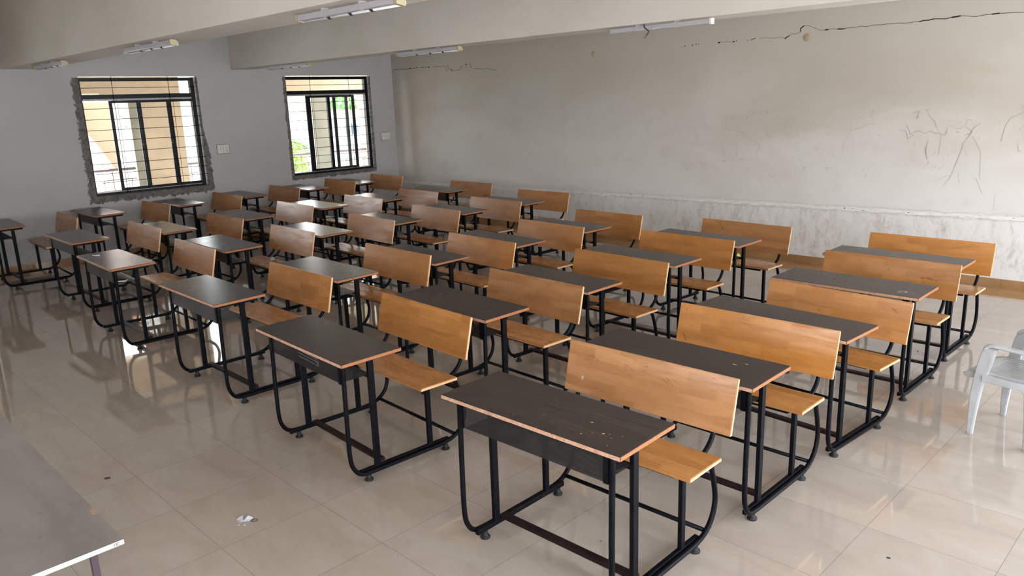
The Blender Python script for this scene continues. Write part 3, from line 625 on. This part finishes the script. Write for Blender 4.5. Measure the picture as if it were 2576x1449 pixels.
SPECIAL = {'A1': 'nearest school desk with attached bench, pale crumbs scattered on its dark brown top',
 'A2': 'school desk with attached bench, faint chalk lines drawn on its dark front panel',
 'A4': 'shiny school desk in the front line with a white chalk stick on its top',
 'D1': 'school desk with a white chalk swirl near the right end of its dark top',
 'E1': 'rightmost school desk of the fifth line, next to the stained wall above the brown skirting',
 'E2': 'school desk near the stained wall with crumpled yellow paper on its bench seat',
 'A6': 'leftmost school desk, cut by the left edge of the photo',
 'F6': 'farthest school desk, in the corner beneath the right-hand window',
 'B4': 'school desk, fourth from camera in the second line, clear wrapper on its bench'}
protoP = make_desk('perforated_steel'); protoS = make_desk('dusty_sheet_steel')
used = set()
PERF = {'A1', 'A2', 'B1', 'B2', 'C1', 'C2', 'D1', 'D2', 'E1', 'E2', 'C3', 'D3'}
DESK = {}
for nm, q in D.items():
    proto = protoP if nm in PERF else protoS
    if proto.name in used:
        r = proto.copy(); C.objects.link(r)
        for ch in list(proto.children):
            c = ch.copy(); C.objects.link(c); c.parent = r; c.location = (0, 0, 0); c.scale = (1, 1, 1)
    else: r = proto; used.add(proto.name)
    x, y, th, tdx, tdy, tdl, bdx, bdy, bdl, bdz, tdz = q; sz = (.75+tdz)/.75; r.scale = (1, 1, sz)
    r.location = (x, y, 0); r.rotation_euler = (0, 0, th); DESK[nm] = r
    col = int(nm[1]); ci = col-1 if nm[0] != 'F' else col-4
    r['label'] = SPECIAL.get(nm, 'school desk with attached bench, %s from camera in %s' % (ORD[ci], LINE[nm[0]]))
    r['category'] = 'school desk'; r['group'] = 'school desks with attached benches'
    for c in r.children:
        k_ = c.name.split('.')[0]
        if k_ == 'tabletop': c.location = (tdx, tdy, 0); c.scale = ((HL+tdl)/HL, 1, 1)
        elif k_ in ('backrest', 'backrest_bracket', 'seat'):
            if k_ == 'backrest': c.location = (bdx, bdy, (.7835+bdz)/sz-.7835); c.scale = ((.4766+bdl)/.4766, 1, 1)
            elif k_ == 'seat': c.location = (bdx, bdy, 0)
            else: c.location = (0, bdy, 0)

def dz(nm): return (.75+D[nm][10])/.75
def on_desk(nm, lx, ly, z):
    z *= dz(nm)
    x, y, th = D[nm][:3]; c, s = math.cos(th), math.sin(th)
    return (x+c*lx-s*ly, y+s*lx+c*ly, z)
def local(nm, wx, wy):
    x, y, th = D[nm][:3]; c, s = math.cos(th), math.sin(th); dx, dy = wx-x, wy-y
    return (c*dx+s*dy, -s*dx+c*dy)
def topz(nm, wx, wy): return dz(nm)*(.744+.006*(local(nm, wx, wy)[1]-D[nm][4])/WD)

# ------------------------------------------------------------------ small things lying about
def crumb(x, y, z, sx, sy, sz, a, mat):
    b = NB(); bmesh.ops.create_icosphere(b, subdivisions=1, radius=.5)
    for v in b.verts: v.co = Vector((v.co.x*sx*random.uniform(.8, 1.2), v.co.y*sy*random.uniform(.8, 1.2), (v.co.z+.42)*sz))
    bmesh.ops.rotate(b, verts=b.verts, cent=(0, 0, 0), matrix=Matrix.Rotation(a, 3, 'Z'))
    o = obj('wood_chip', b, mat); o.location = (x, y, z); return o
CR = [(-1.809, 2.221, .022, .007, 'largest flat pale chip on the left half of the nearest tabletop'), (-1.71, 2.169, .019, .009, 'pale chip farthest toward the right end of the nearest tabletop cluster'),
      (-1.688, 2.178, .006, .004, 'tiny white crumb just right of the pale chip on the nearest desk'), (-1.777, 2.115, .014, .004, 'thin pale splinter near the front edge of the nearest tabletop'),
      (-1.746, 2.145, .004, .004, 'tiny crumb between the splinter and the chip on the nearest desk'), (-1.64, 2.194, .005, .004, 'tiny crumb nearest the right rear edge of the nearest tabletop'),
      (-1.663, 2.156, .005, .003, 'tiny crumb below the pale chip cluster on the nearest desk'), (-1.637, 2.099, .006, .005, 'white crumb closest to the front right corner of the nearest tabletop')]
for x, y, sx, sy, lab in CR:
    tag(crumb(x, y, topz('A1', x, y), sx*.65, sy*.65, .0022, .6, 'wood_chip'), lab, 'wood chip', 'pale chips on the nearest tabletop')
b = NB(); tube(b, [(-.034, 0, .0045), (.034, 0, .0045)], .0045, 10, smooth=1)
o = obj('chalk_stick', b, 'chalk'); o.location = (-7.591, 2.199, topz('A4', -7.591, 2.199)); o.rotation_euler = (0, 0, .75); tag(o, 'white stick of chalk lying on a shiny desk top at left', 'chalk')
# notebook lying on the book shelf of the same desk
x, y, z = on_desk('A4', .34, .11, .6035); t = thing('notebook', 'dark notebook with pale page edges on the book shelf under the chalk-topped desk', 'notebook', (x, y, z), .9)
b = NB(); box(b, -.05, .05, -.03, .03, 0, .002); box(b, -.05, .05, -.03, .03, .012, .014); obj('cover', b, 'black_rubber', t)
b = NB(); box(b, -.048, .048, -.029, .0305, .0021, .0119); obj('pages', b, 'paper_white', t)
def crumple(name, n, r, flat, mat, seed):
    rd = random.Random(seed); b = NB(); bmesh.ops.create_icosphere(b, subdivisions=2, radius=1)
    for v in b.verts:
        k_ = rd.uniform(.55, 1.25); v.co = Vector((v.co.x*r*k_, v.co.y*r*k_*.7, (v.co.z+.8)*flat*rd.uniform(.6, 1.1)))
    mz = min(v.co.z for v in b.verts)
    for v in b.verts: v.co.z -= mz
    return obj(name, b, mat)
o = crumple('paper_ball', 0, .038, .03, 'yellow_paper', 3); o.location = (-3.55, 6.56, .4597*dz('E2')); tag(o, 'crumpled yellow paper on a bench seat near the stained wall', 'paper')
o = crumple('plastic_wrapper', 0, .03, .022, 'clear_wrap', 5); o.location = (-7.36, 3.80, .4597*dz('B4')); tag(o, 'crumpled clear plastic wrapper on a bench seat in the middle', 'wrapper')
# folded paper scrap on the floor and its torn bits
def sheet(pts, mat, name, parent=None):
    b = NB(); V = [b.verts.new(p) for p in pts]
    for i in range(1, len(V)-1): b.faces.new((V[0], V[i], V[i+1]))
    r_ = bmesh.ops.solidify(b, geom=b.faces[:], thickness=.0008); return obj(name, b, mat, parent)
t = thing('paper_scrap', 'folded scrap of white paper lying on the empty floor, lower left', 'paper', (-3.448, 1.469, 0))
sheet([(-.05, -.012, .001), (-.022, .012, .024), (-.004, .0, .004), (-.012, -.02, .002)], 'paper_white', 'folded_flap', t)
sheet([(-.004, 0, .003), (-.002, .03, .022), (.022, .045, .012), (.022, .02, .003)], 'paper_white', 'folded_flap', t)
sheet([(-.012, -.02, .0015), (.02, -.012, .008), (.022, .02, .003), (-.004, .0, .012)], 'clear_wrap', 'plastic_corner', t)
for i, (dx, dy) in enumerate([(.012, -.03), (.036, -.012)]):
    o = crumb(-3.448+dx, 1.469+dy, 0, .009, .006, .003, i, 'chalk'); o.name = 'paper_bit'; tag(o, ['tiny white bit just below the folded paper scrap', 'tiny white bit right of the folded paper scrap, by the plastic'][i], 'paper', 'bits beside the paper scrap')
b = NB(); tube(b, [(.017*math.cos(a*PI/4)*(1 if a != 7 else 1.2), .011*math.sin(a*PI/4), .0016) for a in range(8)], .0014, 6, closed=True)
o = obj('rubber_band', b, 'dark_scrap'); o.location = (-3.431+.012, 1.512, 0); o.rotation_euler = (0, 0, .9); tag(o, 'small dark rubber band on the floor right of the white paper scrap', 'rubber band')
b = NB(); tube(b, [(-.014, 0, .005), (0, .002, .0055), (.014, 0, .005)], .005, 8); o = obj('litter_scrap', b, 'dark_scrap'); o.location = (-4.48, 1.165, 0); o.rotation_euler = (0, 0, 1.1)
tag(o, 'dark purple plastic cap on the floor, left of the paper scrap', 'scrap')
LIT = [((2236, 1404.5), .02, 'dark_mark'), ((1512, 1362), .009, 'dark_mark'), ((745, 1377), .008, 'red_scrap'), ((800, 1204), .004, 'chalk'), ((580, 1003), .006, 'chalk'), ((352, 1217), .004, 'dark_mark'), ((1130, 1217), .006, 'dark_mark'), ((1000, 1398), .010, 'chalk_faint'), ((473, 1094), .006, 'dark_mark'), ((463, 1200), .004, 'chalk'), ((170, 770), .012, 'chalk'), ((2309, 884), .02, 'dark_mark'), ((2420, 918), .008, 'dark_mark')]
WX = [(-0.980, 3.248), (-2.003, 2.517), (-3.040, 1.530), (-3.563, 1.968), (-5.109, 2.201), (-4.275, 1.269), (-2.963, 2.413), (-2.625, 1.809), (-4.724, 1.730), (-4.164, 1.470), (-9.126, 2.282), (-1.808, 6.224), (-1.466, 6.101)]
for i, ((px, s, mt), (x, y)) in enumerate(zip(LIT, WX)):
    o = crumb(x, y, 0, s, s*.5, s*.3, i*1.3, mt); o.name = 'floor_litter'
    tag(o, ('red' if mt == 'red_scrap' else 'dark' if mt == 'dark_mark' else 'pale')+' speck of litter on the tiled floor', 'litter', 'specks of %s litter on the floor' % ('red' if mt == 'red_scrap' else 'dark' if mt == 'dark_mark' else 'pale'))

# chalk, scratches and wear on particular desks (flat marks on the part they belong to)
def decal(nm, part, name, polys, mat, wd, plane, kind=None):
    par = [c for c in DESK[nm].children if c.name.split('.')[0] == part][0]; b = NB()
    for P in polys:
        Q = [plane(*p) for p in P]
        for p, q in zip(Q, Q[1:]):
            d = (q[0]-p[0]); n = d.cross(p[1]).normalized()*wd*.5
            if (q[0]-p[0]).length < 1e-6: continue
            b.faces.new([b.verts.new(v) for v in (p[0]-n, q[0]-n, q[0]+n, p[0]+n)])
    o = obj(name, b, mat, par); o['kind'] = 'stuff'; return o
topP = lambda x, y: (Vector((x, y, .744+.006*y/WD+.0006)), Vector((0, -.016, 1)))
frontP = lambda x, z: (Vector((x, .0452, z)), Vector((0, -1, 0)))
_a, _b = Vector((0, .8974, .7835)), Vector((0, .8396, .5305)); _n = Vector((0, -.253, .0577)).normalized()
backP = lambda x, t: (Vector((x, 0, 0))+_a.lerp(_b, t)+_n*.0006, _n)
decal('A2', 'front_panel', 'chalk_line', [[(-.06, .716), (.02, .705), (.07, .70), (.17, .69)], [(-.07, .70), (.0, .69), (.17, .685)], [(-.055, .675), (.05, .672), (.17, .668)], [(-.05, .655), (.06, .652), (.17, .646)], [(.17, .69), (.172, .646)], [(.13, .685), (.17, .65)]], 'chalk_faint', .0022, frontP)
random.seed(21)
def scrawl(cx, cy, rx, ry, n): return [[(cx+random.gauss(0, rx), cy+random.gauss(0, ry)) for _ in range(2)] for _ in range(n)]
decal('D1', 'tabletop', 'chalk_scribble', [[(.36+.028*math.cos(a*.7)*(1-a*.02), .10+.028*math.sin(a*.7)*(1-a*.02)) for a in range(22)], [(.33, .06), (.35, .07)], [(.39, .12), (.43, .105)], [(.37, .15), (.375, .135)]], 'chalk', .0016, topP)
decal('D1', 'tabletop', 'chalk_mark', [[(-.27, .29), (-.255, .292)], [(-.245, .288), (-.235, .292)], [(-.23, .286), (-.222, .29)]], 'chalk', .004, topP)
decal('D1', 'tabletop', 'burn_mark', [[(-.125, .20), (-.115, .20)], [(-.035, .165), (-.022, .165)]], 'black_rubber', .009, topP)
decal('B1', 'tabletop', 'scuff_mark', [[(.27, .225), (.292, .222)], [(.315, .262), (.33, .26)]], 'wood_chip', .006, topP)
scr = [[(-.36, .22), (-.31, .24)], [(-.35, .30), (-.33, .20), (-.28, .27), (-.30, .34)], [(-.37, .33), (-.33, .32)], [(-.17, .20), (-.16, .25)], [(-.12, .22), (-.11, .30), (-.125, .38)], [(-.12, .22), (-.09, .25)], [(-.085, .28), (-.06, .31)], [(-.01, .17), (.01, .16), (.0, .2)], [(-.02, .28), (.0, .25)], [(.10, .31), (.13, .36)], [(.12, .28), (.165, .40)], [(-.15, .06), (-.12, .07)], [(-.08, .08), (-.05, .1)], [(-.30, .82), (-.24, .84), (-.22, .87)], [(.35, .08), (.37, .09)], [(-.10, .42), (-.07, .42)]]
decal('A1', 'backrest', 'scratch_mark', scr, 'scratch_brown', .0013, backP)
decal('A1', 'backrest', 'chalk_mark', [[(-.375, .66), (-.36, .66)], [(-.375, .68), (-.36, .68)], [(-.375, .70), (-.36, .70)], [(-.375, .72), (-.36, .72)]], 'chalk', .0022, backP)
decal('B1', 'backrest', 'scratch_mark', [[(-.435, .68), (-.405, .86)], [(-.43, .12), (-.428, .17)]], 'scratch_brown', .003, backP)
decal('E2', 'backrest', 'scratch_mark', [[(-.33, .05), (-.27, .15), (-.22, .35)], [(-.15, .03), (-.12, .1)]], 'scratch_brown', .004, backP)
decal('D1', 'backrest', 'scratch_mark', [[(.23, .5), (.255, .46)], [(.27, .45), (.31, .5)], [(.0, .35), (.01, .36)], [(.33, .52), (.345, .52)]], 'scratch_brown', .005, backP)
decal('C1', 'backrest', 'scratch_mark', [[(.36, .2), (.40, .3)], [(-.1, .55), (-.08, .6)]], 'scratch_brown', .003, backP)
decal('A3', 'backrest', 'scratch_mark', [[(.36, .12), (.365, .3)], [(.40, .25), (.42, .3)], [(.05, .3), (.07, .5)], [(-.2, .12), (-.18, .16)]], 'scratch_brown', .003, backP)
decal('C3', 'backrest', 'scratch_mark', [[(-.2, .12), (-.17, .04)], [(-.05, .95), (-.03, .6)]], 'scratch_brown', .003, backP)

# ------------------------------------------------------------------ teacher's table, lower left
TX, TY = -2.355, .628
t = thing('teacher_table', 'grey-topped table with white board edge, cut by the lower left corner', 'table', (TX-.95, TY-.45, 0))
def rel(b): bmesh.ops.translate(b, verts=b.verts, vec=(-(TX-.95), -(TY-.45), 0)); return b
b = NB(); box(b, TX-1.9, TX, TY-.9, TY, .7325, .748, 1)
for f in b.faces:
    if f.calc_center_median().z > .7475: f.material_index = 0
obj('tabletop', rel(b), ['grey_board', 'white_board_edge'], t)
for x in (TX-.06, TX-1.86):
    for y in (TY-.075, TY-.85):
        b = NB(); box(b, x-.010, x+.010, y-.010, y+.010, 0, .7325, bev=.0015); obj('leg', rel(b), 'maroon_paint', t)
b = NB()
for y in (TY-.075, TY-.85): box(b, TX-1.848, TX-.0725, y-.009, y+.009, .706, .7325)
for x in (TX-.3, TX-1.6): box(b, x-.0125, x+.0125, TY-.8375, TY-.0875, .706, .7325)
obj('apron_frame', rel(b), 'maroon_paint', t)
b = NB()
for p, q in [((0, .0), (0, 1)), ((.3, 1), (.3, 0)), ((.3, 1), (.7, 1)), ((.3, .5), (.6, .5)), ((.3, 0), (.7, 0))]:
    y0, y1 = TY-.028+.018*p[0], TY-.028+.018*q[0]; z0, z1 = .7365+.008*p[1], .7365+.008*q[1]
    box(b, TX, TX+.0004, min(y0, y1)-.0006, max(y0, y1)+.0006, min(z0, z1)-.0006, max(z0, z1)+.0006)
obj('pen_mark', rel(b), 'dark_mark', t)
for P in [[(-2.626, 0.617), (-2.637, 0.6275), (-2.624, 0.6275), (-2.587, 0.6275), (-2.578, 0.615), (-2.596, 0.61)], [(-3.695, 0.6275), (-3.677, 0.6275), (-3.604, 0.6275), (-3.592, 0.6275), (-3.64, 0.6275)]]:
    b = NB(); b.faces.new([b.verts.new((x, y, .7486)) for x, y in P]); obj('chipped_patch', rel(b), 'chipped_board', t)

# ------------------------------------------------------------------ white plastic armchair at the right edge
t = thing('plastic_armchair', 'grey-white plastic armchair with slatted seat, cut by the right edge', 'chair', (-1.09, 4.853, 0), -.17)
def loft(b, secs, mi=0):
    R = [[b.verts.new(v) for v in ((u0, v0, z), (u1, v0, z), (u1, v1, z), (u0, v1, z))] for z, u0, u1, v0, v1 in secs]
    for p, q in zip(R, R[1:]):
        for j in range(4): b.faces.new((p[j], p[(j+1) % 4], q[(j+1) % 4], q[j]))
    b.faces.new(list(reversed(R[0]))); b.faces.new(R[-1])
    bmesh.ops.bevel(b, geom=list(b.edges), offset=.005, segments=2, affect='EDGES')
def arm_leg(v, s):
    b = NB(); loft(b, [(0, -.010, .018, v-.014, v+.014), (.08, -.014, .022, v-.015, v+.015), (.2, -.016, .032, v-.016, v+.016), (.3, -.012, .044, v-.018, v+.018), (.37, -.004, .058, v-.018, v+.018), (.45, .008, .078, v-.018, v+.018), (.52, .022, .092, v-.018, v+.018), (.548, .036, .102, v-.018, v+.018)])
    for f in b.faces: f.smooth = False
    obj('leg', b, 'grey_white_plastic', t)
    b = NB(); tube(b, [(.038, v, .540), (.052, v, .556), (.085, v, .5625), (.2, v, .560), (.33, v, .556), (.43, v, .56)], .012, 10)
    for q in b.verts: q.co.y = v+(q.co.y-v)*2.3
    obj('armrest', b, 'grey_white_plastic', t)
    b = NB(); loft(b, [(0, .29, .345, v-.018, v+.018), (.2, .275, .35, v-.022, v+.022), (.33, .262, .37, v-.025, v+.025), (.372, .22, .40, v-.025, v+.025)]); obj('leg', b, 'grey_white_plastic', t)
    b = NB(); box(b, .04, .40, v-.024, v+.010 if s < 0 else v+.024, .345, .385, bev=.006); obj('side_rail', b, 'grey_white_plastic', t)
arm_leg(.0, -1); arm_leg(.43, 1)
b = NB()
loft(b, [(.335, -.075, -.03, .03, .40), (.355, -.085, .02, .02, .41), (.375, -.06, .02, .02, .41), (.386, -.03, .02, .02, .41)])
for i in range(13):                                                    # slatted seat: ribs run front to back with open slots
    v0 = .02+i*.0301; box(b, .0, .40, v0, v0+.0225, .366+.0006*(i-6)**2*.4, .384+.0006*(i-6)**2*.4)
box(b, .0, .03, .02, .41, .36, .385); box(b, .37, .41, .02, .41, .36, .388)
obj('seat', b, 'grey_white_plastic', t)
b = NB(); loft(b, [(.36, .40, .425, .0, .45), (.56, .43, .455, -.005, .455), (.72, .47, .492, .01, .44), (.78, .487, .505, .06, .39)]); obj('backrest', b, 'grey_white_plastic', t)

# ------------------------------------------------------------------ outside: corridor, railing, buildings, trees
simple('beige_paint', srgb(176, 155, 131), .8, .2, var=.06, scale=2); simple('pale_paint', srgb(176, 171, 161), .8, .2, var=.05, scale=2)
simple('pink_beige_paint', srgb(156, 130, 114), .8, .2, var=.05, scale=2); simple('pale_paint_shaded', srgb(126, 121, 108), .85, .2, var=.2, scale=3)
simple('white_paint', srgb(168, 170, 168), .8, .2); simple('railing_steel', srgb(96, 82, 84), .4, .5); simple('ground_concrete', srgb(192, 193, 192), .9, .1, var=.1, scale=.3)
simple('palm_leaf', srgb(96, 140, 44), .6, .3, var=.25, scale=4); simple('tree_leaf', srgb(104, 140, 84), .8, .2, var=.3, scale=2); simple('trunk', srgb(110, 92, 72), .9, .1)
simple('window_dark', srgb(60, 76, 96), .2, .5); simple('roof_slab', srgb(150, 130, 110), .8, .2)
b = NB(); box(b, -75, 55, -60, 60, -4.2, -4); struct(obj('ground', b, 'ground_concrete'))
b = NB(); box(b, -14.2, XW-.25, -6, 14, -.15, 0); o = struct(obj('corridor_floor', b, 'pale_paint'))
b = NB(); box(b, -14.0, XW-.25, -6, 14, 3.3, 3.45); struct(obj('sun_block_roof', b, 'beige_paint'))  # unseen slab over the corridor, added to keep sun out of the windows
b = NB(); box(b, -14.3, -14.0, -6, 5.83, 2.245, 3.45); box(b, -14.3, -14.0, 7.85, 14, 2.245, 3.45); struct(obj('corridor_beam', b, 'beige_paint'))
for x0, x1, y0, y1, mt, mf in [(-14.75, -14.0, 4.93, 5.10, 'pale_paint', 1), (-14.45, -14.02, 5.13, 5.82, 'beige_paint', 0), (-14.35, -14.02, 8.45, 8.83, 'pale_paint', 1), (-14.3, -14.02, 9.72, 10.1, 'beige_paint', 0), (-14.3, -14.02, 1.3, 1.7, 'beige_paint', 0)]:
    b = NB(); box(b, x0, x1, y0, y1, -4, 2.245, 0)
    if mf:
        for f in b.faces:
            if f.calc_center_median().x > x1-.001: f.material_index = 1
    o = struct(obj('corridor_column', b, [mt, 'pale_paint_shaded']))  # grey shade of the room-facing side is put into its colour
# stair flight with slanting soffit
b = NB(); pr = [(4.30, 2.05), (4.42, 2.20), (5.55, 2.20), (5.55, .42), (5.28, .42), (4.70, 1.52)]
A = [b.verts.new((-16.6, y, z)) for y, z in pr]; B = [b.verts.new((-15.2, y, z)) for y, z in pr]; b.faces.new(A); b.faces.new(B)
for i in range(len(pr)): b.faces.new((A[i], A[(i+1) % len(pr)], B[(i+1) % len(pr)], B[i]))
struct(obj('outside_staircase', b, 'pink_beige_paint'))
t = thing('balcony_railing', 'steel corridor railing with grid bars seen through the windows', 'railing', (-14.1, 4, 0))
b = NB(); tube(b, [(0, -8, 1.07), (0, 6, 1.07)], .024, 8, smooth=1); obj('top_rail', b, 'railing_steel', t)
b = NB()
for z in (.9, .72, .5, .3): tube(b, [(0, -8, z), (0, 6, z)], .008, 6, smooth=1)
obj('grid_bar', b, 'railing_steel', t)
b = NB()
for i in range(94): tube(b, [(0, -8+i*.15, .06), (0, -8+i*.15, .9 if i % 3 else 1.06)], .006, 5, smooth=1)
obj('baluster', b, 'railing_steel', t)['kind'] = 'stuff'
def house(x0, x1, y0, y1, z1, lab, wall, rows):
    t = thing('building', lab, 'building', ((x0+x1)/2, (y0+y1)/2, -4)); cx, cy = (x0+x1)/2, (y0+y1)/2
    def r_(b): bmesh.ops.translate(b, verts=b.verts, vec=(-cx, -cy, 4)); return b
    b = NB(); box(b, x0, x1, y0, y1, -4, z1); obj('wall', r_(b), wall, t)
    b = NB(); box(b, x0-.3, x1+.3, y0-.3, y1+.3, z1, z1+.18); obj('roof', r_(b), 'roof_slab', t)
    for (ya, yb, za, zb) in rows:
        b = NB(); box(b, x1-.02, x1+.03, ya, yb, za, zb); f_ = obj('window', r_(b), 'white_paint', t)
        b = NB(); n_ = max(2, int((yb-ya)/.35))
        for i in range(n_): box(b, x1+.03, x1+.04, ya+.05+i*(yb-ya-.1)/n_, ya+.05+(i+.8)*(yb-ya-.1)/n_, za+.05, zb-.05)
        obj('pane', r_(b), 'window_dark', f_)
    return t
house(-28, -22, 9.15, 13.6, 2.15, 'pale block behind the corridor column, seen through the wide left window', 'white_paint', [(9.4, 10.6, -.1, .75), (11.2, 12.6, -.2, .9)])
house(-48, -40, 25.5, 31.5, 1.5, 'distant white house seen through the right-hand window', 'white_paint', [(26.2, 27.4, .2, .9), (28.6, 30, -.6, .3)])
house(-34, -27, 17.6, 21.0, -.9, 'low tiled outbuilding below the right-hand window', 'pale_paint', [(18.4, 19.6, -2.4, -1.5)])
def crown(name, n, r, seed, mat, parent, c):
    rd = random.Random(seed); b = NB()
    for i in range(n):
        d = Vector((rd.gauss(0, 1), rd.gauss(0, 1), rd.gauss(0, .7))); d = d.normalized()*r*rd.uniform(.45, 1)
        p = Vector(c)+d; s = rd.uniform(.12, .22)*r*.6
        a = Vector((rd.gauss(0, 1), rd.gauss(0, 1), rd.gauss(0, 1))).normalized(); e = a.orthogonal().normalized()
        b.faces.new([b.verts.new(v) for v in (p-a*s, p+e*s*.5, p+a*s, p-e*s*.5)])
    return obj(name, b, mat, parent)
for i, (x, y, z, r, lab) in enumerate([(-52, 29.0, .9, 2.0, 'leafy tree beyond the white house, left part of the right window'), (-55, 35.6, 1.2, 2.1, 'leafy tree at the right of the right-hand window, above the house'), (-60, 33.0, .4, 2.2, 'farthest leafy tree between the two others behind the house')]):
    t = thing('tree', lab, 'tree', (x, y, -4), 0, 'trees beyond the house')
    b = NB(); tube(b, [(0, 0, 0), (.1, .1, z+3.5)], .16, 8, smooth=1); obj('trunk', b, 'trunk', t)
    o = crown('foliage', 900, r, i+2, 'tree_leaf', t, (0, 0, z+4)); o['kind'] = 'stuff'
t = thing('palm_tree', 'bright green palm fronds seen through the left pane of the right-hand window', 'palm tree', (-19.5, 10.9, -4))
b = NB(); tube(b, [(0, 0, 0), (.1, .05, 2.5), (.0, .1, 4.75)], .13, 10); obj('trunk', b, 'trunk', t)
rd = random.Random(8)
for i in range(16):
    a = i*2*PI/16+rd.uniform(-.15, .15); L = rd.uniform(1.2, 1.5); rise = rd.uniform(.2, .9); b = NB()
    P = [Vector((math.cos(a)*L*s, math.sin(a)*L*s, 4.75+rise*math.sin(s*2.2)*1.0-1.3*s*s)) for s in [j/16 for j in range(17)]]
    tube(b, P, .014, 5, smooth=1)
    for j in range(2, 17):
        p = P[j]; d = (P[j]-P[j-1]).normalized(); sd = d.cross(Vector((0, 0, 1))).normalized()
        for s in (-1, 1):
            for kk in (0, .5):
                q = p-d*kk*(P[1]-P[0]).length; l_ = .42*math.sin(PI*min(1, (j-kk)/17+.08))+.08
                tip = q+sd*s*l_*.75+d*l_*.55-Vector((0, 0, l_*.45))
                b.faces.new([b.verts.new(v) for v in (q, q+d*.06, tip)])
    obj('frond', b, 'palm_leaf', t)
